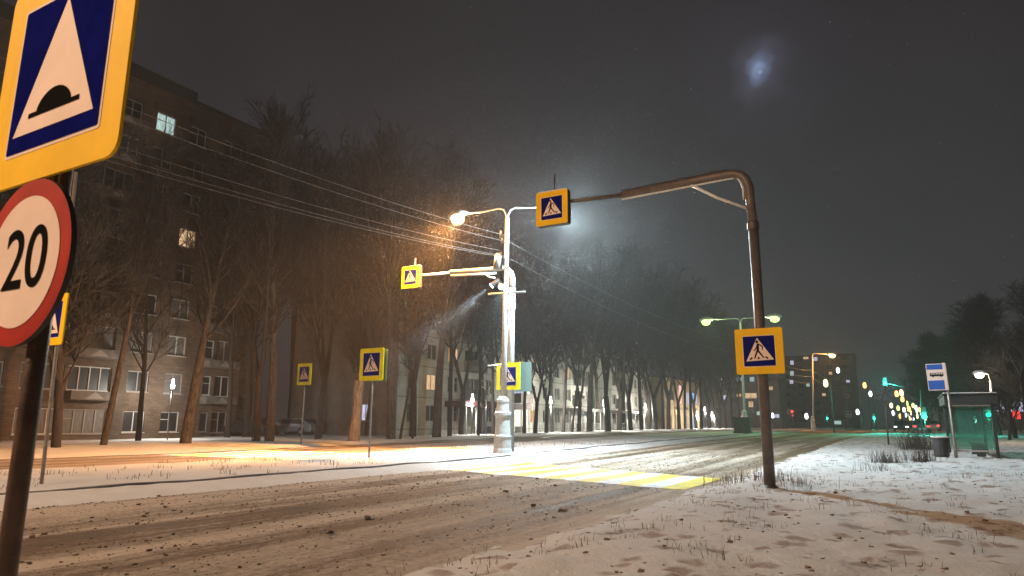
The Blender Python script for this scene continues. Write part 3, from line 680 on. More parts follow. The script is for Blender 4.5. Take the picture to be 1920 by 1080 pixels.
for (x, y, X, b_arm, lab, gw, c_) in ((1660, 722, None, (1727, 731), 'green traffic light hung on a long arm above the round sign', 2000, 'sig_green'),
                                     (1639, 784, -5.5, None, 'green traffic light low at the far left kerb beside round sign post', 600, 'sig_green'),
                                     (1733, 780, 1.5, None, 'green traffic light at far right kerb among the red tail lights', 400, 'sig_green'),
                                     (1853, 776, 6.5, None, 'green traffic light seen through the right side of shelter glass', 500, 'sig_green'),
                                     (1551, 784, -17, None, 'teal green traffic light in front of the roadside kiosk', 250, 'sig_green'),
                                     (1486, 778, -19, None, 'red traffic light at far left near the dark fence', 50, 'sig_red'),
                                     (1393, 790, -20.5, None, 'red traffic light beside the green cabinet', 40, 'sig_red')):
    if X is None:
        Yq = 86; hc = at(x, y, Yq); bx = at(b_arm[0], 800, Yq).x
        signal((bx, Yq, rise(Yq)+.05), hc, lab, c_, at(b_arm[0], b_arm[1], Yq), gw)
    else:
        p = place(x, X); hc = at(x, y, p.y); signal((hc.x, p.y, ground(hc.x, p.y)), hc, lab, c_, None, gw)
# round sign seen from behind, with its cross brace
g = gp(1666, 834); YR = g.y; l = lambda x, y: at(x, y, YR)-g
t = thing('road_sign', 'round sign seen from behind on dark post left of bus stop', 'road sign', g)
MB().tube([(0, 0, -.1), l(1659, 735)], .045, 10).build('post', M['steel_dark'], t, smoothed=True)
b = MB(); cR = Vector((0, 0, 0)); rr = .47
b.tube([Vector((rr*math.cos(k*math.pi/18), 0, rr*math.sin(k*math.pi/18))) for k in range(37)], .028, 6)
for a in (20, 70, 140): b.bar((-rr*math.cos(R_(a)), 0, -rr*math.sin(R_(a))), (rr*math.cos(R_(a)), 0, rr*math.sin(R_(a))), .04)
o = b.build('round_frame', M['steel_dark'], t, smoothed=True); o.location = l(1657, 737)+Vector((0, -.08, 0))
o2 = MB(); o2.prism(circ(0, 0, rr-.03, 28), -.01, .0, 0); x_ = o2.build('round_plate', mat('dull sign back', (.035, .06, .06), .5, .3), o); x_.location = (0, .035, 0)
# ------------------------------------------------------------------ park lamps on the far side
PARK = [(316, 722, -44.5, 'beside the brick block window'), (657, 720, -48, 'dim between the pollarded tree and the far gable'), (557, 752, -52, 'above the parked cars'), (885, 748, -34.6, 'left of the pale iron street lamp'),
        (1033, 752, -33.5, 'first right of the pale iron street lamp'), (1133, 757, -33.5, 'in front of the white block centre'), (1211, 763, -34, 'in front of the white block right end'),
        (1308, 778, -33, 'at the right corner of the yellow building'), (1323, 768, -40, 'tallest of the cluster beyond the yellow building'), (1336, 778, -33.5, 'rightmost of the cluster beyond the yellow building'), (1450, 780, -26, 'just right of the near mast'), (1409, 785, -36, 'just left of the near mast')]
for x, y, X, lab in PARK:
    p = place(x, X); hp = at(x, y, p.y)
    t = thing('park_lamp', 'slim park lamp with white lit glass '+lab, 'park lamp', p, 0, 'park lamps along the far pavement')
    h = hp.z-p.z
    MB().tube([(0, 0, -.1), (0, 0, h-.25)], .045, 8).build('pole', M['steel_dark'], t, smoothed=True)
    s = .9+.004*(p.y-40)
    MB().lathe([(.05*s, -.32*s), (.15*s, -.25*s), (.17*s, -.05*s), (.11*s, .12*s), (.09*s, .45*s), (.05*s, .5*s)], (0, 0, h), 12).build('lamp_glass', M['glow_park'], t, smoothed=True)
    if X > -45 and 300 < x < 1340: light('lamp_light', hp+Vector((0, -.0, -.55)), (1, .95, .85), P_PARK*(.3 if x < 400 else 1), t, .12)
# ------------------------------------------------------------------ far street: strings of lamps, cars, small signs
far = [(1548, 718, -9, 'glow_warm'), (1571, 694, -16, 'glow_led'), (1621, 722, -12, 'glow_sodium'), (1632, 738, -12, 'glow_led'), (1681, 738, -9.5, 'glow_sodium'), (1692, 748, -9.5, 'glow_sodium'), (1671, 760, -9, 'glow_warm'), (1684, 765, -9, 'glow_green'),
       (1700, 756, 3, 'glow_green'), (1695, 768, -8, 'glow_led'), (1712, 760, 3, 'glow_green'), (1717, 764, 4, 'glow_led'), (1724, 768, 4, 'glow_sodium'), (1708, 774, 3, 'glow_warm'), (1728, 776, 4, 'glow_led'), (1690, 736, 0, 'glow_warm'), (1704, 766, 0, 'glow_sodium'), (1700, 778, 0, 'glow_led'), (1720, 780, 0, 'glow_warm'), (1712, 786, 0, 'glow_led'), (1818, 764, 0, 'glow_led'), (1827, 786, 0, 'glow_led'), (1675, 774, 0, 'glow_led'), (1688, 780, 0, 'glow_sodium'), (1706, 784, 0, 'glow_warm'), (1719, 770, 0, 'glow_led'), (1735, 786, 0, 'glow_sodium'), (1608, 772, 0, 'glow_led'), (1512, 780, 0, 'glow_led'), (1890, 762, 0, 'glow_warm')]
RANK = sorted(range(len(far)), key=lambda k: far[k][0])
for i, (x, y, X, gm_) in enumerate(far):
    Yq = [90, 150, 150, 170, 150, 165, 200, 220, 210, 240, 250, 260, 280, 300, 320, 130, 180, 230, 270, 340, 140, 120, 210, 250, 330, 290, 360, 160, 140, 130][i]
    hp = at(x, y, Yq); base = Vector((hp.x, Yq, rise(Yq)))
    t = thing('street_lamp', 'tiny far lamp with %s light, %s from left along vanishing street' % ({'glow_warm': 'warm', 'glow_led': 'white', 'glow_sodium': 'orange', 'glow_green': 'yellow green'}[gm_], ORD[RANK.index(i)]), 'street lamp', base, 0, 'far lamps along the vanishing street')
    MB().tube([(.5, 0, -.1), (.5, 0, hp.z-base.z), (0, 0, hp.z-base.z+.25)], .09, 6).build('pole', M['steel_dark'], t, smoothed=True)
    s = .36+Yq*.0020
    MB().lathe([(.1*s, -.9*s), (.36*s, -.75*s), (.45*s, -.4*s), (.45*s, .2*s), (.36*s, .55*s), (.12*s, .8*s)], (0, 0, hp.z-base.z), 10).build('lamp_head', M[gm_.replace('glow', 'far')], t, smoothed=True)
def car(label, loc, rz, paint, lamps='tail', group=None):
    t = thing('parked_car' if lamps == 'off' else 'car', label, 'car', loc, rz, group)
    prof = [(-2.15, .32), (2.1, .32), (2.2, .5), (2.15, .78), (1.15, .93), (.35, 1.42), (-1.2, 1.46), (-1.95, 1.0), (-2.2, .92), (-2.22, .5)]
    b = MB(); n = len(prof); rows = ((-.86, 1), (-.78, 1.015), (.78, 1.015), (.86, 1))
    vs = [(yy*(1 if z < .95 else .80), -x, z) for yy, k in rows for x, z in prof]
    fs = [tuple(range(n-1, -1, -1)), tuple(range(3*n, 4*n))] + [(r*n+k, r*n+(k+1) % n, (r+1)*n+(k+1) % n, (r+1)*n+k) for r in range(3) for k in range(n)]
    b.add(vs, fs); body = b.build('body', paint, t, bevel=.05)
    w_ = MB()
    w_.add([(-.62, 1.22, 1.43), (.62, 1.22, 1.43), (.70, 1.93, 1.03), (-.70, 1.93, 1.03)], [(0, 1, 2, 3)]).build('rear_window', M['glass_dark'], t).location = (0, .03, .03)
    MB().add([(-.62, -.38, 1.42), (.62, -.38, 1.42), (.70, -1.12, .96), (-.70, -1.12, .96)], [(0, 3, 2, 1)]).build('windscreen', M['glass_dark'], t).location = (0, -.03, .03)
    for s in (-1, 1):
        MB().add([(s*.70, 1.15, 1.38), (s*.70, -.30, 1.36), (s*.80, -.95, .99), (s*.80, 1.6, .99)], [(0, 1, 2, 3)]).build('side_window', M['glass_dark'], t).location = (s*.035, 0, 0)
        for yy in (-1.35, 1.35):
            k = MB(); k.tube([(s*.70, yy, .32), (s*.89, yy, .32)], .32, 18); wh = k.build('wheel', M['dark'], t)
            MB().tube([(s*.885, yy, .32), (s*.90, yy, .32)], .19, 12).build('rim', M['steel'], wh)
        MB().box((s*.66, 2.2, .80), (.30, .06, .16)).build('tail_light', M['sig_red'] if lamps == 'tail' else M['red'], t)
        MB().box((s*.66, -2.16, .66), (.32, .06, .14)).build('headlight', M['glow_park'] if lamps == 'head' else M['frame'], t)
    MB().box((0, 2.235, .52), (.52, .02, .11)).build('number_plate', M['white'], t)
    return t
pt_dark = mat('dark car paint', (.03, .032, .04), .3, .2, spec=.5); pt_pale = mat('pale car paint', (.42, .45, .5), .3, .2, spec=.5); pt_plum = mat('plum car paint', (.16, .05, .08), .3, .2, spec=.5)
def P_(x, Y, dx=0): p = at(x, 800, Y); return Vector((p.x, Y, ground(p.x, Y)))
car('dark car driving away with red tail lights beyond round sign', P_(1727, 92), R_(180), pt_dark, 'tail')
car('oncoming car with white headlights left of the red tail lights', P_(1690, 105), 0, pt_dark, 'head')
car('pale car with red tail lights farthest right on the far street', P_(1748, 118), R_(180), pt_pale, 'tail')
for x, X, rz, pa, lab in ((541, -47, -60, pt_pale, 'snow dusted pale car parked behind the smaller walker sign'), (575, -47, -75, pt_plum, 'plum coloured car parked right of the smaller walker sign'), (466, -46.5, -80, pt_dark, 'dark car parked at the end of the brick block')):
    p = place(x, X); car(lab, p, R_(rz), pa, 'off', 'cars parked between the blocks')
def small_sign(x, y, X, wd, ht, lab, face, art=None):
    p = place(x, X); c = at(x, y, p.y)
    t = thing('road_sign', lab, 'road sign', p)
    MB().tube([(0, .04, -.1), (c.x-p.x, .04, c.z-p.z+ht*.6)], .05, 8).build('post', M['post'], t, smoothed=True)
    b = MB(); b.prism(rrect(wd, ht, .04), -.03, 0, 0); b.plate(rrect(wd*.8, ht*.8, .03), -.036, 1)
    if art:
        tri, fg = walker(wd*.4, ht*.4); b.plate(tri, -.042, 0)
        for k, f in enumerate(fg): b.plate(f, -.048-.001*k, 2)
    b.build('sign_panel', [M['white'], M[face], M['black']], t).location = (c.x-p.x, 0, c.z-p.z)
small_sign(1481, 772, -21, 1.0, .9, 'small pale sign left of the single orange lamp post', 'back')
small_sign(1590, 776, -11, 1.3, 1.2, 'small distant walker sign left of round sign post', 'blue', True)
small_sign(1588, 742, -12, .9, .8, 'small grey plate high on pole above the distant walker sign', 'back')
small_sign(1676, 790, -4, 1.2, .8, 'small pale plate at the kerb under the vanishing street lamps', 'back')
small_sign(1757, 776, 6, 1.3, 2.6, 'tall grey plate left of the bus shelter roof', 'steel')
# kiosk and low fence
p = place(1571, -17.5)
t = thing('kiosk', 'low kiosk with pitched roof beside far orange lamp', 'kiosk', p)
MB().box((0, 0, 1.3), (4.5, 3, 2.6)).build('wall', M['panel_b'], t)
MB().add([(-2.6, -1.8, 2.6), (2.6, -1.8, 2.6), (2.6, 1.8, 2.6), (-2.6, 1.8, 2.6), (-2.6, 0, 3.6), (2.6, 0, 3.6)], [(0, 1, 5, 4), (2, 3, 4, 5), (1, 2, 5), (3, 0, 4), (3, 2, 1, 0)]).build('roof', M['roof'], t)
MB().box((0, -1.52, 1.5), (2.2, .05, 1.0)).build('window', M['lit_cool'], t)
def fence(label, p0, p1, h, n, ma):
    p0, p1 = Vector(p0), Vector(p1); t = thing('fence', label, 'fence', p0); d = p1-p0
    for f_ in (.92, .3): MB().bar((0, 0, h*f_), d+Vector((0, 0, h*f_)), .06).build('rail', ma, t)
    b = MB()
    for k in range(n*5): q_ = d*(k/(n*5)); b.box((q_.x, q_.y, h*.55), (.035, .035, h*.85))
    b.build('bars', ma, t)
    for k in range(n+1):
        q_ = d*(k/n); MB().box((q_.x, q_.y, h/2), (.09, .09, h+.1)).build('post', ma, t)
p0, p1 = place(1450, -23), place(1580, -18.5)
fence('dark railing fence at the far junction behind the near mast', p0, p1, 1.5, 22, M['steel_dark'])
p0, p1 = place(1000, -35.2), place(1235, -35.2)
fence('low pale railing along the foot of the white block', p0, p1, 1.0, 26, M['steel'])
# bracket frame post before the white block
p = place(912, -33); l = lambda x, y: at(x, y, p.y)-p
t = thing('bracket_post', 'thin pale post with two crossbars and round hoop before the white block', 'post', p)
MB().tube([(0, 0, -.1), l(912, 712)], .05, 8).build('post', M['post'], t, smoothed=True)
MB().bar(l(901, 714), l(926, 713), .07).build('crossbar', M['post'], t); MB().bar(l(902, 726), l(923, 725), .06).build('crossbar', M['post'], t)
MB().tube([l(912, 752)+Vector((.55*math.cos(k*math.pi/12)-.1, .05, .62*math.sin(k*math.pi/12))) for k in range(25)], .03, 6).build('hoop', M['steel_dark'], t, smoothed=True)
# the pedestrian by the white block
p = place(1124, -35.8)
def person(label, loc, rz):
    J = [((0, 0, .95), .15), ((0, 0, 1.12), .14), ((0, 0, 1.35), .17), ((0, 0, 1.5), .07), ((0, -.01, 1.57), .085), ((0, -.015, 1.68), .105), ((0, -.01, 1.76), .07),
         ((-.19, 0, 1.42), .075), ((-.25, .02, 1.15), .06), ((-.23, -.08, .9), .045), ((-.22, -.11, .81), .035), ((.19, 0, 1.42), .075), ((.25, .02, 1.15), .06), ((.23, -.08, .9), .045), ((.22, -.11, .81), .035),
         ((-.10, 0, .88), .11), ((-.11, -.08, .5), .075), ((-.11, .02, .09), .05), ((-.12, -.13, .05), .045), ((.10, 0, .88), .11), ((.11, .08, .5), .075), ((.11, .2, .12), .05), ((.12, .08, .05), .045)]
    E_ = [(0, 1), (1, 2), (2, 3), (3, 4), (4, 5), (5, 6), (2, 7), (7, 8), (8, 9), (9, 10), (2, 11), (11, 12), (12, 13), (13, 14), (0, 15), (15, 16), (16, 17), (17, 18), (0, 19), (19, 20), (20, 21), (21, 22)]
    me = bpy.data.meshes.new('person'); me.from_pydata([j[0] for j in J], E_, []); o = bpy.data.objects.new('person', me); col.objects.link(o)
    me.materials.append(mat('dark navy winter clothes', (.02, .025, .06), .8))
    sk = o.modifiers.new('skin', 'SKIN'); me.skin_vertices.new() if not me.skin_vertices else None
    for k, (c_, r) in enumerate(J): me.skin_vertices[0].data[k].radius = (r, r*.85); me.skin_vertices[0].data[k].use_root = (k == 0)
    o.modifiers.new('s', 'SUBSURF').levels = 1; o.modifiers['s'].render_levels = 1
    o.location = loc; o.rotation_euler = (0, 0, rz)
    hb = MB(); hb.lathe([(.02, .13), (.09, .11), (.125, .04), (.13, -.01), (.12, -.03)][::-1], (0, 0, 0), 12); h = hb.build('hat', M['dark'], o, smoothed=True); h.location = (0, -.01, 1.70)
    return tag(o, label, 'person')
person('person in dark navy winter coat standing before the white block', p, R_(40))
# ------------------------------------------------------------------ buildings
rng = random.Random(5)
def facade(mb, y0, y1, z0, z1, holes, x=0.0, depth=.2, mi=0, skin=True):
    ys = sorted({y0, y1, *[h[0] for h in holes], *[h[1] for h in holes]}); zs = sorted({z0, z1, *[h[2] for h in holes], *[h[3] for h in holes]})
    for a, b in zip(ys, ys[1:]):
        cols_ = [h for h in holes if h[0] <= a+1e-6 and h[1] >= b-1e-6]; run = None
        for c, d in zip(zs, zs[1:]):
            hole = any(h[2] <= c+1e-6 and h[3] >= d-1e-6 for h in cols_)
            if not hole: mb.add([(x, a, c), (x, b, c), (x, b, d), (x, a, d)], [(0, 1, 2, 3)], mi)
    for a, b, c, d in holes:
        e = x-depth
        mb.add([(x, a, c), (x, b, c), (x, b, d), (x, a, d), (e, a, c), (e, b, c), (e, b, d), (e, a, d)], [(0, 4, 5, 1), (1, 5, 6, 2), (2, 6, 7, 3), (3, 7, 4, 0)], mi)
WIN = {}
def window(parent, loc, wd, ht, frame, pane, n=2, transom=False, rz=0):
    key = (round(wd, 2), round(ht, 2), frame, n, transom)
    if key not in WIN:
        f = .07; b = MB()
        b.box((0, 0, -ht/2+f/2), (.07, wd, f)).box((0, 0, ht/2-f/2), (.07, wd, f))
        for k in range(n+1): b.box((.002, -wd/2+f/2+k*(wd-f)/n, 0), (.066, f, ht-2*f))
        if transom: b.box((.004, -wd/2+(wd/n)/2, ht*.12), (.06, wd/n-f, .05))
        b.box((.10, 0, -ht/2-.03), (.26, wd+.12, .04))
        p = MB(); p.add([(-.02, -wd/2+.03, -ht/2+.03), (-.02, wd/2-.03, -ht/2+.03), (-.02, wd/2-.03, ht/2-.03), (-.02, -wd/2+.03, ht/2-.03)], [(0, 1, 2, 3)])
        me = bpy.data.meshes.new('window'); me.from_pydata(b.v, [], b.f); me.materials.append(M[frame])
        WIN[key] = (me, p)
    me, p = WIN[key]
    o = bpy.data.objects.new('window', me); col.objects.link(o); o.parent = parent; o.location = loc; o.rotation_euler = (0, 0, rz)
    k2 = key + (pane,)
    if k2 not in WIN:
        pm = bpy.data.meshes.new('pane'); pm.from_pydata(p.v, [], p.f); pm.materials.append(M[pane]); WIN[k2] = pm
    q_ = bpy.data.objects.new('pane', WIN[k2]); col.objects.link(q_); q_.parent = o
    return o
def shell(mb, y0, y1, z0, z1, dep, mi=0):         # back, ends and top of a block whose front is the plane x = 0
    mb.add([(0, y0, z0), (-dep, y0, z0), (-dep, y0, z1), (0, y0, z1)], [(0, 3, 2, 1)], mi)
    mb.add([(0, y1, z0), (-dep, y1, z0), (-dep, y1, z1), (0, y1, z1)], [(0, 1, 2, 3)], mi)
    mb.add([(-dep, y0, z0), (-dep, y1, z0), (-dep, y1, z1), (-dep, y0, z1)], [(0, 3, 2, 1)], mi)
    mb.add([(0, y0, z1), (0, y1, z1), (-dep, y1, z1), (-dep, y0, z1)], [(0, 1, 2, 3)], mi)
# brick block at the left, nine floors
XB = -48.0; t = thing('brick_block', 'tall dim brick apartment block with glazed balconies at the left', 'building', (XB, 0, 0))
cols1 = [(17.5, 1.5, 0), (20.6, 1.5, 0), (23.6, 2.6, 1), (26.6, 2.9, 1), (30.0, 1.6, 0), (32.8, 1.5, 0), (35.7, .75, 2), (37.1, 1.45, 2)]
holes, wins = [], []
for k in range(9):
    zc = 1.45+2.85*k
    for yc, wd, ty in cols1:
        ht = 1.5 if ty == 0 else 1.65
        if ty == 2 and wd < 1: ht = 1.5
        holes.append((yc-wd/2, yc+wd/2, zc-ht/2, zc+ht/2)); wins.append((k, yc, wd, ht, ty, zc))
b = MB(); facade(b, 13, 40.3, -1, 26.9, holes); shell(b, 13, 40.3, -1, 26.9, 13)
b.build('wall', M['brick'], t)
MB().box((-6.5, 26.4, 27.0), (13.4, 27.6, .3)).box((-6.5, 23.5, 27.6), (12.6, 18, .9)).build('roof', M['roof'], t)
MB().box((.05, 26.5, -.3), (.16, 27.5, 1.1)).build('plinth', M['concrete'], t)
for k, yc, wd, ht, ty, zc in wins:
    pane = 'glass_dark' if rng.random() < .6 else 'curtain'; fr = 'frame' if rng.random() < .55 else 'frame_dim'
    if k == 8 and yc == 30.0: pane, fr = 'lit_cool', 'frame'
    if k == 5 and yc == 32.8: pane, fr = 'lit_warm', 'frame'
    if ty == 1: pane = 'curtain' if k in (0, 2, 5) else 'glass_dark'
    window(t, (-.14, yc, zc), wd, ht, fr, pane, 4 if ty == 1 else (1 if wd < 1 else 2), rng.random() < .35)
for k in range(1, 9):
    zc = 1.45+2.85*k
    for yc, wd in ((26.6, 3.1), (36.6, 2.9)):
        if yc > 36 and k == 1: pass
        bb = MB(); bb.box((.42, 0, -1.4), (.84, wd, .1)).box((.82, 0, -1.12), (.05, wd, .52)).box((.42, wd/2-.03, -1.12), (.76, .05, .52)).box((.42, -wd/2+.03, -1.12), (.76, .05, .52))
        bb.add([(.852, -wd*.2, -1.36), (.852, wd*.2, -1.36), (.852, 0, -.9)], [(0, 1, 2)], 1)
        bb.build('balcony', [M['balcony'], M['frame_dim']], t, (0, yc, zc))
for yc, zc, h in ((32.0, 25.4, .6), (35.4, 25.4, .5), (29, 25.4, .5), (38.6, 25.6, .4)): MB().box((0.01, yc, zc), (.06, .32, h)).build('vent', M['roof'], t)
# white five-storey block
XW = -37.0; Y0, Y1 = 45.9, 112.4; zb = .3; t = thing('white_block', 'whitewashed five storey block behind the row of bare trees', 'building', (XW, 0, zb))
cols2 = [(47.9, 1.3, 0), (50.7, 1.5, 0), (53.6, .7, 0), (54.7, .7, 0), (57.4, 2.6, 1)] + [(60.8+3.22*i, 2.6 if i % 5 == 2 else 1.45, 1 if i % 5 == 2 else 0) for i in range(16)]
holes, wins = [], []
for k in range(5):
    zc = 2.05+2.75*k
    for yc, wd, ty in cols2:
        if k == 0 and ty == 1: continue
        ht = 1.45; holes.append((yc-wd/2, yc+wd/2, zc-ht/2, zc+ht/2)); wins.append((k, yc, wd, ht, ty, zc))
b = MB(); facade(b, Y0, Y1, -1, 14.3, holes); shell(b, Y0, Y1, -1, 14.3, 12.5)
b.build('wall', M['panel'], t)
MB().box((-6.25, Y0-.02, 6.6), (12.4, .06, 15.2)).build('gable_shade', M['panel_b'], t)  # dark brown stands in for shade on the end turned from the lamps
MB().box((-6.2, (Y0+Y1)/2, 14.45), (13.4, Y1-Y0+.8, .3)).build('roof', M['roof'], t)
sm = MB()
for yy in [Y0+3.0, 52.2, 59.2] + [62.4+3.22*i for i in range(15)]: sm.box((.006, yy, 6.6), (.012, .05, 15.2))
for k in range(5): sm.box((.008, (Y0+Y1)/2, .75+2.75*k-.1), (.014, Y1-Y0, .05))
sm.build('panel_seam', M['balcony'], t)
for k, yc, wd, ht, ty, zc in wins:
    pane = 'glass_dark' if rng.random() < .65 else 'curtain'; fr = 'frame' if rng.random() < .7 else 'frame_dim'
    if k == 1 and yc == 50.7: pane = 'lit_warm'
    if k == 2 and yc in (53.6, 54.7): pane = 'lit_orange'
    if k == 4 and yc == 57.4: pane = 'lit_orange'
    if k == 1 and 67 < yc < 68: pane = 'lit_blue'
    if k in (0, 1, 2) and (k*7+int(yc)) % 13 == 3: pane = 'lit_warm'
    if k == 0 and int(yc) % 11 == 4: pane = 'lit_orange'
    window(t, (-.13, yc, zc), wd, ht, fr, pane, 3 if ty == 1 else (1 if wd < 1 else 2), rng.random() < .3)
for k in range(1, 5):
    zc = 2.05+2.75*k
    for yc, wd, ty in cols2:
        if ty != 1: continue
        bb = MB(); bb.box((.5, 0, -1.35), (1.0, wd+.3, .1)); 
        if yc < 58:
            for i in range(9): bb.box((.98, -wd/2+i*wd/8, -.85), (.05, .09, .95))
            bb.box((.98, 0, -.35), (.08, wd+.3, .08))
        else: bb.box((.98, 0, -.85), (.05, wd+.3, .95))
        bb.box((.5, wd/2+.12, -.85), (.9, .05, .95)).box((.5, -wd/2-.12, -.85), (.9, .05, .95))
        bb.build('balcony', M['frame_dim'] if yc < 58 else M['balcony'], t, (0, yc, zc))
b = MB(); b.box((1.15, 59.3, 2.95), (2.3, 13.0, .55)); b.build('canopy', M['wine'], t)
b = MB(); b.box((1.0, 90, 2.95), (2.0, 28, .35)); b.build('canopy', M['balcony'], t)
for i in range(8): MB().box((2.15, 53.2+1.75*i, 1.2), (.1, .1, 3.1)).build('canopy_post', M['frame'], t)
for i in range(15): MB().box((1.9, 76.2+1.97*i, 1.2), (.1, .1, 3.1)).build('canopy_post', M['frame'], t)
for i in range(6): MB().box((1.7, 54+2.0*i, .25), (.05, 1.5, 1.3)).build('porch_screen', M['balcony'], t)
g_ = MB()                                                        # windows of the dark gable end
for yv, zc, pane in ((-2.9, 7.6, 'lit_blue'), (-3.3, 2.05, 'lit_blue'), (-8.6, 2.05, 'glass_dark')):
    window(t, (yv, Y0-.09, zc), 1.0, 1.45, 'frame_dim', pane, 2, False, R_(-90))
# yellow low building
t = thing('yellow_building', 'low yellow building with lit shop front beyond the white block', 'building', (-36.6, 0, .5))
hl = [(121, 125.5, 5.4, 7.2), (128, 131, 4.8, 7.4), (134, 137.5, 5, 7.2), (139.5, 142.5, 5, 7.2), (122, 123.6, .2, 2.6), (126.5, 129.5, .3, 2.8), (132, 134, .2, 2.7), (137, 140, .3, 2.8)]
b = MB(); facade(b, 119.3, 144, -1, 9.4, hl); shell(b, 119.3, 144, -1, 9.4, 14); b.build('wall', M['yellow_wall'], t)
MB().box((-7, 131.6, 9.5), (14.6, 25.2, .3)).build('roof', M['roof'], t)
M['sign_pink'] = emit('pink lit fascia', (1, .55, .5), 1.3); M['sign_blue'] = emit('blue lit fascia', (.25, .55, 1), 1.2)
for (a, c, d, e), pane in zip(hl, ('glass_dark', 'lit_warm', 'lit_blue', 'lit_blue', 'lit_warm', 'lit_warm', 'lit_cool', 'lit_blue')):
    window(t, (-.13, (a+c)/2, (d+e)/2), c-a, e-d, 'frame', pane, 3)
MB().box((.1, 129.4, 6.6), (.14, 1.2, 3.4)).build('pink_fascia', M['sign_pink'], t); MB().box((.1, 138.4, 6.0), (.14, 1.0, 2.6)).build('blue_fascia', M['sign_blue'], t)
for i in range(4): MB().box((.3, 121.5+6.2*i, 3.9), (.6, 2.6, .12)).build('awning', M['frame_dim'], t)
# far dark slabs facing us
def slab(label, x0, x1, ytop, Yq, lit, nf, wall='panel_b'):
    a, c = at(x0, 800, Yq), at(x1, 800, Yq); zt = at((x0+x1)/2, ytop, Yq).z; wd = c.x-a.x
    t = thing('far_block', label, 'building', (a.x, Yq, rise(Yq))); zt -= rise(Yq)
    MB().box((wd/2, 6, zt/2), (wd, 12, zt)).build('wall', M[wall], t)
    MB().box((wd/2, 6, zt+.2), (wd+.8, 12.8, .4)).build('roof', M['roof'], t)
    n = 0
    for (x, y, gm_, sw, sh) in lit:
        p_ = at(x, y, Yq-.05); n += 1
        window(t, (p_.x-a.x, -.05, p_.z-rise(Yq)), round(sw*.7, 2), round(sh*.65, 2), 'frame_dim', gm_, 2, False, R_(-90))
    k = int(wd/4.2)
    for f in range(nf):
        for i in range(k):
            if (f*k+i) % 3 == 2 or n > 90: continue
            window(t, (2+i*4.2, -.04, 2+f*zt/nf), 1.7, 1.5, 'frame_dim', 'glass_dark', 2, False, R_(-90)); n += 1
slab('dark far apartment slab with a few lit windows right of the near mast', 1468, 1612, 668, 230, [(1511, 662+8, 'lit_warm', 2.2, 2), (1528, 673, 'lit_blue', 2.2, 2), (1485, 680, 'lit_blue', 1.6, 2.2), (1485, 700, 'lit_cool', 1.6, 2.4), (1484, 716, 'lit_blue', 1.6, 2), (1459, 712, 'lit_warm', 1.6, 1.6), (1515, 722, 'lit_cool', 1.5, 1.6), (1557, 700, 'lit_warm', 1.5, 1.5), (1545, 740, 'lit_warm', 1.5, 1.5), (1590, 715, 'lit_blue', 1.5, 1.5)], 8)
slab('dark far apartment slab with lit windows behind the bare tree row', 1335, 1466, 690, 185, [(1408, 742, 'lit_warm', 4.2, 2.2), (1408, 758, 'lit_warm', 1.8, 2.4), (1386, 711, 'lit_blue', 2.8, 1.6), (1410, 711, 'lit_cool', 1.8, 2), (1385, 741, 'lit_orange', 2, 1.4), (1445, 728, 'lit_warm', 1.6, 1.6), (1360, 745, 'lit_blue', 1.6, 1.8), (1350, 712, 'lit_blue', 2.4, 1.6), (1425, 775, 'lit_cool', 2.4, 1.6), (1455, 780, 'lit_blue', 2.4, 1.6)], 6)
p = P_(1885, 150); p.z = rise(150)
t = thing('shop_pavilion', 'low pavilion with bluish lit window strip behind the warm lamp', 'building', p)
MB().box((0, 4, 3), (13, 8, 6)).build('wall', M['panel_b'], t); MB().box((0, 4, 6.1), (13.6, 8.6, .3)).build('roof', M['roof'], t)
for dx in (-2.3, 1.3): window(t, (dx, -.06, 4.6), 3.3, 2.6, 'frame_dim', 'lit_blue', 4, False, R_(-90))
MB().box((-.6, -.2, 7), (.3, .2, 2.2)).build('sign_stem', M['steel_dark'], t)
MB().box((-.6, -.3, 9.5), (3.2, .3, 3.4)).build('lit_sign', emit('white lit roof sign', (1, .92, .85), 1.3), t)
for x_, lab in ((1905, 'left red shop light at the far right edge'), (1913, 'right red shop light at the far right edge')):
    pp = P_(x_, 120); c = at(x_, 778, 120); tt_ = thing('lit_pylon', lab, 'sign', pp)
    MB().tube([(0, 0, 0), (0, 0, c.z-pp.z)], .08, 6).build('pole', M['steel_dark'], tt_); MB().box((0, 0, c.z-pp.z), (.35, .3, 1.1)).build('lit_panel', emit('red sign', (1, .05, .04), 1.6), tt_)
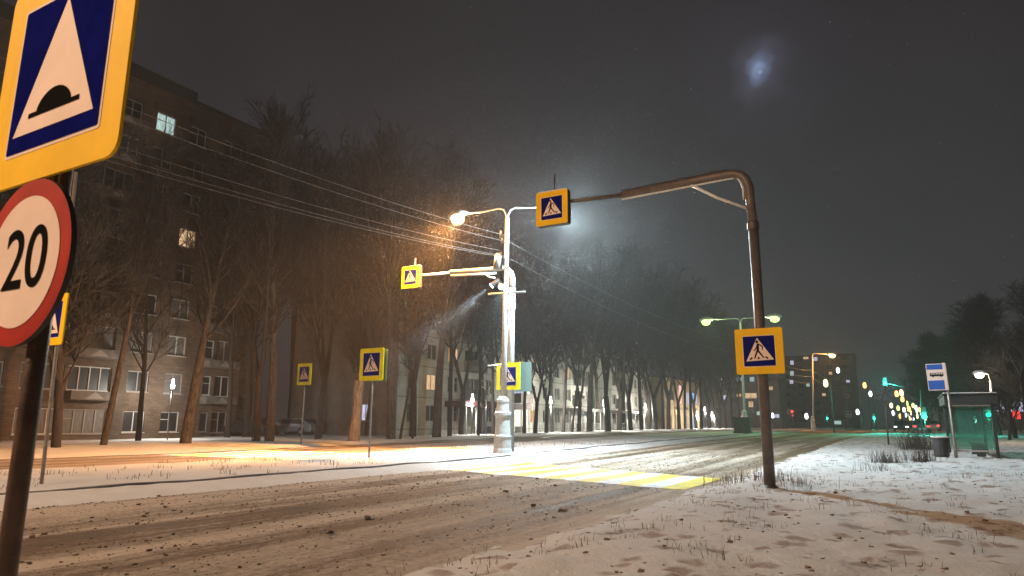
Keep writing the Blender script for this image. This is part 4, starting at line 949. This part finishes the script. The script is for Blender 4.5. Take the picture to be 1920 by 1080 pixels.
# ------------------------------------------------------------------ bare winter trees
def tree_proto(name, seed, bark, twig, H=16.0, r0=.22, fork=0, dens=1.0, low=.28, spread=1.0, twr=.012):
    r = random.Random(seed); T, Cn = MB(), MB()
    def limb(mb, p, d, ln, ra, seg, sides, upb=.12, wob=.12, tip=.25):
        pts = [Vector(p)]; d = Vector(d).normalized()
        for i in range(seg):
            d = (d + Vector((r.uniform(-wob, wob), r.uniform(-wob, wob), r.uniform(-wob, wob)*.6+upb))).normalized(); pts.append(pts[-1]+d*ln/seg)
        mb.tube(pts, [ra*(1-(1-tip)*i/seg) for i in range(seg+1)], sides, 0, False); return pts
    def side_dir(d, ang):
        d = Vector(d).normalized(); o = d.orthogonal().normalized(); o.rotate(Matrix.Rotation(r.uniform(0, 6.283), 3, d))
        return d*math.cos(ang)+o*math.sin(ang)
    def along(pts, f):
        k = f*(len(pts)-1); i = min(int(k), len(pts)-2); return pts[i].lerp(pts[i+1], k-i), (pts[i+1]-pts[i])
    def twigs(pts, ln, n):
        for _ in range(n):
            p, d = along(pts, r.uniform(.15, 1)); q_ = limb(Cn, p, side_dir(d, r.uniform(.4, 1.0)), ln*r.uniform(.6, 1.2), twr*1.5, 3, 3, .10, .2, .5)
            for _ in range(max(1, int(4*dens))):
                p2, d2 = along(q_, r.uniform(.2, 1)); limb(Cn, p2, side_dir(d2, r.uniform(.35, .9)), ln*r.uniform(.35, .7), twr, 2, 3, .08, .2, .5)
    leaders = []
    if fork:
        fh = H*r.uniform(.16, .26); base = limb(T, (0, 0, -.3), (r.uniform(-.08, .08), r.uniform(-.08, .08), 1), fh+.3, r0*1.1, 5, 10, .02, .04, .85)
        for k in range(fork):
            a = k*2*math.pi/fork + r.uniform(-.4, .4); leaders.append(limb(T, base[-1]-Vector((0, 0, .1)), (math.cos(a)*.33, math.sin(a)*.33, 1), (H-fh)*r.uniform(.86, 1), r0*.68, 9, 8, .10, .09, .10))
    else:
        leaders.append(limb(T, (0, 0, -.3), (r.uniform(-.05, .05), r.uniform(-.05, .05), 1), H+.3, r0, 12, 10, .03, .045, .08))
    for ld in leaders:
        nb = int(30/len(leaders)**.5)
        for i in range(nb):
            f = low + (1-low)*((i+r.random())/nb)
            if fork: f = max(.12, f-.12)
            p, d = along(ld, min(f, .99)); ln = (1.25-f)*H*.30*spread*r.uniform(.65, 1.15)+.7
            br = limb(T, p, side_dir(d, r.uniform(.5, .95)), ln, max(.022, r0*.36*(1.1-f)), 6, 5, .16, .14, .22)
            for _ in range(int(7*dens)):
                p2, d2 = along(br, r.uniform(.2, 1)); sb = limb(Cn, p2, side_dir(d2, r.uniform(.4, .9)), ln*r.uniform(.28, .5), twr*2.2, 4, 4, .12, .16, .35)
                twigs(sb, ln*.22+.25, int(3*dens+.5))
    root = bpy.data.objects.new('bare_tree', None); root.empty_display_size = .3; col.objects.link(root)
    root['label'] = 'x'; root['category'] = 'tree'
    a = T.build('trunk', bark, root, smoothed=True); c = Cn.build('crown', twig, root)
    KIDS[root.name] = [a, c]; return root
def pollard():
    r = random.Random(3); T, Cn = MB(), MB()
    T.tube([(0, 0, -.3), (.06, 0, .6), (.12, .03, 1.6), (.16, 0, 2.6), (.22, 0, 3.2)], [.36, .28, .25, .27, .25], 12)
    for pts, ra in (([(.2, 0, 3.0), (.30, .0, 3.6), (.25, .1, 4.4), (.3, .1, 5.0)], .16), ([(.24, 0, 3.1), (.75, -.1, 3.6), (1.2, -.1, 4.0), (1.5, -.1, 4.7)], .13), ([(.1, 0, 3.0), (-.15, .1, 3.7), (-.2, .1, 4.5)], .12)):
        T.tube(pts, [ra*(1-.12*i) for i in range(len(pts))], 9)
        for i in range(len(pts)):
            for _ in range(30 if i else 6):
                p = Vector(pts[i]) + Vector((r.uniform(-.1, .1),)*3); d = Vector((r.uniform(-.65, .65), r.uniform(-.65, .65), 1)).normalized(); ln = r.uniform(1.5, 3.4); q_ = [p]
                for k in range(5): d = (d+Vector((r.uniform(-.12, .12), r.uniform(-.12, .12), .05))).normalized(); q_.append(q_[-1]+d*ln/5)
                Cn.tube(q_, [.022*(1-.14*k) for k in range(6)], 3, 0, False)
                for _ in range(3):
                    k = r.randint(1, 4); dd = (d+Vector((r.uniform(-.6, .6), r.uniform(-.6, .6), 0))).normalized(); Cn.tube([q_[k], q_[k]+dd*ln*.3, q_[k]+dd*ln*.5+Vector((0, 0, .1))], .009, 3, 0, False)
    p = place(664, -31.0)
    t = thing('pollarded_tree', 'pollarded tree with thick orange lit trunk and broom crown', 'tree', p)
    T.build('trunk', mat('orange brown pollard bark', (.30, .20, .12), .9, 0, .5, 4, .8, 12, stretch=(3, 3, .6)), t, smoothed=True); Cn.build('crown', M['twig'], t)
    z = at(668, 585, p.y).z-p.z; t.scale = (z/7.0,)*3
pollard()
PR = {'a': tree_proto('a', 1, M['bark'], M['twig']), 'b': tree_proto('b', 2, M['bark'], M['twig'], low=.34, spread=.85), 'c': tree_proto('c', 3, M['bark'], M['twig'], fork=2), 'd': tree_proto('d', 4, M['bark'], M['twig'], fork=3),
      'e': tree_proto('e', 5, M['bark_pale'], M['twig'], low=.42, dens=1.15), 'f': tree_proto('f', 6, M['bark_pale'], M['twig'], r0=.27, low=.36, spread=1.1), 'g': tree_proto('g', 7, M['bark'], M['twig_dark'], dens=1.5, low=.12, spread=1.1, twr=.02), 'h': tree_proto('h', 8, M['bark'], M['twig'], r0=.13, low=.45, spread=.6)}
used = set()
def tree(k, x, X, ytop, label, group, rad=1.0, lean=(0, 0), Y=None):
    if Y is None: p = place(x, X)
    else: p = at(x, 800, Y); p = Vector((p.x, Y, ground(p.x, Y)))
    h = at(x + (800-ytop)*.02, ytop, p.y).z-p.z; s = h/16
    rz = rng.uniform(0, 6.28)
    if k in used: o = dup(PR[k], p, rz)
    else: o = PR[k]; used.add(k); o.location = p; o.rotation_euler = (0, 0, rz)
    if lean != (0, 0): o.rotation_euler = (R_(lean[0]), R_(lean[1]), rz)
    o.scale = (s*rad, s*rad, s); o['label'] = label; o['group'] = group
    return o
GL, GW, GR, GB = 'bare trees before the brick block', 'bare trees in the row before the white block', 'dark trees on the right behind the shelter', 'bare trees standing behind the front row'
for x, X, yt, k, rad, ln, lab in ((197, -39, 330, 'e', .9, (0, 5), 'pale trunked bare tree rising before the glazed balconies of the brick block'), (350, -38, 340, 'f', 1.25, (0, 2), 'thickest bare tree before the right half of the brick block'),
                                  (482, -37, 270, 'c', .9, (0, 2), 'forked bare tree just past the brick block corner'), (507, -36, 268, 'f', .9, (0, 1), 'bare tree with patchy lit bark beside the brick block corner'),
                                  (597, -36, 290, 'd', .8, (0, 1), 'three stemmed bare tree directly left of the pollarded tree'), (110, -37, 260, 'g', 1, (0, 0), 'dense dark bare tree behind the two hump signs'),
                                  (262, -44, 420, 'a', .95, (0, 0), 'bare tree close to the brick wall between window columns'), (428, -45, 420, 'a', .9, (0, 0), 'bare tree at the far corner of the brick block')):
    tree(k, x, X, yt, lab, GL, rad, ln)
row = [(734, 'f', 310, 1.0, -32, 0), (751, 'h', 545, 1.3, -31.5, 9), (774, 'h', 585, 1.2, -31, 5), (819, 'f', 345, 1.05, -32, 2), (843, 'b', 400, .8, -33, 0), (897, 'h', 480, 1.2, -32.5, 3), (925, 'b', 470, .8, -34, 0), (983, 'a', 500, .85, -34, 0), (1004, 'c', 515, .9, -33, -2), (1024, 'd', 520, .9, -33, 4),
       (1056, 'b', 500, .9, -33, -4), (1072, 'h', 520, 1.1, -33, 0), (1105, 'f', 490, 1.1, -33, 0), (1140, 'c', 466, 1.15, -32.5, 0), (1160, 'd', 478, .95, -33.5, 0), (1183, 'd', 492, .9, -33, -3), (1203, 'a', 500, .95, -33.5, 0), (1229, 'c', 515, 1.1, -32.5, 0), (1253, 'd', 520, .95, -33, 0), (1273, 'c', 545, .9, -33, 2),
       (1296, 'b', 560, .9, -33, 0), (1315, 'c', 566, .9, -32, 0), (1329, 'd', 575, .9, -33, 0), (1342, 'a', 588, .9, -33, -3), (1361, 'c', 590, .9, -32, 0), (1374, 'a', 604, .9, -33, 0)]
KL = {'a': 'bare tree with single straight trunk', 'b': 'slender high crowned bare tree', 'c': 'bare tree with V forked trunk', 'd': 'bare tree with three stems from low fork', 'f': 'thick trunked tall bare tree', 'h': 'thin leaning bare sapling'}
left_n = sum(1 for r_ in row if r_[0] < 950)
for i, (x, k, yt, rad, X, ln) in enumerate(row):
    if x < 950: lab = KL[k]+', '+ORD[i]+' right of the pollarded tree'
    else: lab = KL[k]+', '+ORD[i-left_n]+' right of the pale iron lamp'
    tree(k, x, X, yt, lab, GW, rad, (0, ln))
back = [(545, -52, 246, 'a'), (628, -46, 270, 'd'), (690, -40, 275, 'd'), (775, -35.5, 330, 'd'), (462, -46, 330, 'a'), (865, -35.2, 410, 'c'), (905, -35, 440, 'a'), (945, -35, 480, 'd'), (1035, -35.2, 515, 'a'), (1085, -35.2, 505, 'd'), (1122, -35.4, 490, 'a'), (1170, -35.4, 490, 'a'), (1215, -35.2, 510, 'd'), (1243, -35, 525, 'a'), (1285, -35, 555, 'a'), (1306, -35, 570, 'd'), (1350, -35, 596, 'd'), (1385, -34, 615, 'c')]
for i, (x, X, yt, k) in enumerate(back):
    lm = 'against the brick block' if x < 470 else ('in the gap left of the white block' if x < 720 else 'close to the white block wall')
    n = sum(1 for j in range(len(back)) if back[j][0] < x and (back[j][0] < 470) == (x < 470) and (470 <= back[j][0] < 720) == (470 <= x < 720))
    tree(k, x, X, yt, 'dim bare tree %s, %s from left there' % (lm, ORD[n]), GB, .9)
for i, (x, Yq, yt, k) in enumerate(((1742, 150, 668, 'g'), (1762, 128, 648, 'g'), (1792, 112, 640, 'g'), (1818, 100, 650, 'g'), (1846, 92, 634, 'g'), (1874, 80, 606, 'g'), (1902, 66, 572, 'g'), (1930, 56, 548, 'g'), (1830, 84, 690, 'g'), (1780, 96, 700, 'g'), (1890, 60, 660, 'g'))):
    tree(k, x, 0, yt, 'dense dark tree right of the road, %s %s' % (ORD[i if i < 8 else i-8], 'from left along the skyline' if i < 8 else 'in the low clump behind the shelter'), GR, 1.35, Y=Yq)
# ------------------------------------------------------------------ dead grass, twigs, slush lumps
r = random.Random(11)
def blade(b, p, h, ln, w=.004):
    a = r.uniform(0, 6.28); d = Vector((math.cos(a), math.sin(a), 0)); q_ = Vector((-d.y, d.x, 0))*w
    m_ = p+d*ln*.4+Vector((0, 0, h*.7)); e = p+d*ln+Vector((0, 0, h))
    b.add([p-q_, p+q_, m_+q_*.7, m_-q_*.7, e], [(0, 1, 2, 3), (3, 2, 4)])
b = MB()
for _ in range(850):
    X, Y = r.uniform(NK-.2, 7), r.uniform(2.2, 26)
    if noise.noise((X*.6, Y*.6, 20)) < -.15: continue
    for _ in range(r.randint(2, 9)):
        p = Vector((X+r.gauss(0, .07), Y+r.gauss(0, .07), 0)); p.z = ground(p.x, p.y)-.01; blade(b, p, r.uniform(.03, .13), r.uniform(.02, .14))
for cx_, cy_, n_, hh in ((-2.9, 17.6, 120, .42), (-3.6, 16.6, 60, .4), (-2.2, 17.0, 60, .32), (-3.9, 18.4, 40, .3)):
    for _ in range(n_):
        p = Vector((cx_+r.gauss(0, .35), cy_+r.gauss(0, .35), 0)); p.z = ground(p.x, p.y)-.01; blade(b, p, r.uniform(.1, hh), r.uniform(.04, .3), .005)
for _ in range(330):
    X, Y = r.uniform(MF+.5, MN-1.1), r.uniform(4, 40)
    for _ in range(r.randint(2, 6)):
        p = Vector((X+r.gauss(0, .12), Y+r.gauss(0, .12), 0)); p.z = ground(p.x, p.y)-.01; blade(b, p, r.uniform(.04, .16), r.uniform(.02, .15), .007)
kind(b.build('dead_grass', mat('dead winter grass', (.16, .11, .06), .9, 0, .4, 3)), 'stuff')
for i, (x, y, hh, sp_, n_, lab) in enumerate(((1662, 868, .55, .6, 420, 'low dry weed clump nearest the mast on the snow verge'), (1722, 842, 1.2, .95, 900, 'largest dry bush clump left of the bus shelter'), (1728, 866, .75, .45, 380, 'narrow dry weed clump before the largest bush'), (1640, 883, .35, .5, 120, 'flat dark weed patch low on the snow verge'))):
    g = gp(x, y); b = MB()
    for _ in range(n_):
        p = Vector((r.gauss(0, sp_*.5), r.gauss(0, sp_*.5), 0)); p.z = ground(g.x+p.x, g.y+p.y)-g.z-.02; blade(b, p, hh*r.random()**.7, hh*r.uniform(.1, .95), .0042)
    tag(b.build('dry_bush', mat('dry weed stems', (.045, .036, .028), .95), None, g), lab, 'bush', 'dry weeds on the right verge')
def lump(b, c, s, mi=0):
    vs = []; 
    for d in ((1, 0, 0), (0, 1, 0), (-1, 0, 0), (0, -1, 0)): vs.append(Vector(c)+Vector((d[0], d[1], r.uniform(-.3, .2)))*s*r.uniform(.7, 1.2))
    for d in ((1, 1, 0), (-1, 1, 0), (-1, -1, 0), (1, -1, 0)): vs.append(Vector(c)+Vector((d[0]*.6, d[1]*.6, r.uniform(.35, .8)))*s*r.uniform(.6, 1.1))
    b.add(vs, [(0, 1, 4), (1, 2, 5), (2, 3, 6), (3, 0, 7), (0, 4, 7), (1, 5, 4), (2, 6, 5), (3, 7, 6), (4, 5, 6, 7)], mi)
b = MB()
for _ in range(9000):
    Xc = r.choice((-5.2, -6.4, -7.3, -8.2, -9.6, -10.4, -11.6, -12.6)); X = Xc+r.gauss(0, .28); Y = r.uniform(3, 34)
    if near_edge(X) < Y < far_edge(X): continue
    s = min(.055, .006+r.expovariate(170)); lump(b, (X, Y, road_z(X, Y)), s)
for x, y, s in ((1055, 974, .10), (1000, 950, .06), (948, 925, .07), (1008, 900, .06), (690, 975, .07), (620, 1003, .06)):
    g = gp(x, y); lump(b, (g.x, g.y, road_z(g.x, g.y)+.02), s)
kind(b.build('slush_lumps', mat('frozen brown slush', (.075, .055, .04), .8, 0, .5, 12, .5, 40)), 'stuff')
b = MB()
for _ in range(900):
    X, Y = r.uniform(NK+.1, 7), r.uniform(2.5, 22)
    s = .012+r.expovariate(70); lump(b, (X, Y, ground(X, Y)-s*.25), min(s, .042))
kind(b.build('leaf_clumps', mat('frozen leaf clumps', (.15, .095, .06), .9, 0, .5, 12, .5, 40)), 'stuff')
# ------------------------------------------------------------------ falling snow in the lamp light
b = MB()
def flake(p, s):
    vs = [p+Vector((r.uniform(-1, 1), r.uniform(-1, 1), r.uniform(-1, 1)))*s for _ in range(4)]; b.add(vs, [(0, 1, 2), (0, 2, 3), (0, 3, 1), (1, 3, 2)])
for c, rad, n_, s in ((pr_+Vector((0, 0, -.6)), 9.0, 36000, .0058), (pl, 6.5, 22000, .0066), (pL, 4.0, 5000, .004)):
    for _ in range(n_):
        d = Vector((r.gauss(0, 1), r.gauss(0, 1), r.gauss(0, 1))).normalized()*rad*(.16+.84*r.random()**.8); flake(Vector(c)+d, s*r.uniform(.5, 1.2))
for axis, c in ((dn, pL), (df, pL2)):
    for _ in range(9000):
        f = r.random()**.8*12+.6; flake(Vector(c)+axis*f+Vector((r.gauss(0, .28), r.gauss(0, .28), r.gauss(0, .28)))*f, .0042*r.uniform(.5, 1.2))
for _ in range(3000): flake(Vector((r.uniform(-26, 6), r.uniform(9, 45), r.uniform(.3, 14))), .008)
fl = mat('snowflake', (.8, .8, .82), .9)
kind(b.build('falling_snow', fl), 'stuff')
# ------------------------------------------------------------------ the moon behind thin cloud
mb_ = MB(); mp_ = MOON*3000
mb_.lathe([(8*math.sin(math.pi*k/10), 8*math.cos(math.pi*(1-k/10))) for k in range(11)], (0, 0, 0), 20)
tag(mb_.build('moon', emit('moonlight', (.60, .72, .98), .42), None, mp_, smoothed=True), 'small pale blue moon glowing through cloud high on the right', 'moon')
# ------------------------------------------------------------------ snowy night air
b = MB().box((-60, 420, 14.5), (720, 990, 34))
hz = bpy.data.materials.new('snowy night air'); hz.use_nodes = True; t = hz.node_tree; t.nodes.clear()
pv = N(t, 'ShaderNodeVolumePrincipled'); pv.inputs['Color'].default_value = (.92, .92, .93, 1); pv.inputs['Density'].default_value = HAZE; pv.inputs['Anisotropy'].default_value = .25
oo = N(t, 'ShaderNodeOutputMaterial'); t.links.new(pv.outputs[0], oo.inputs['Volume'])
kind(b.build('haze', hz), 'stuff')
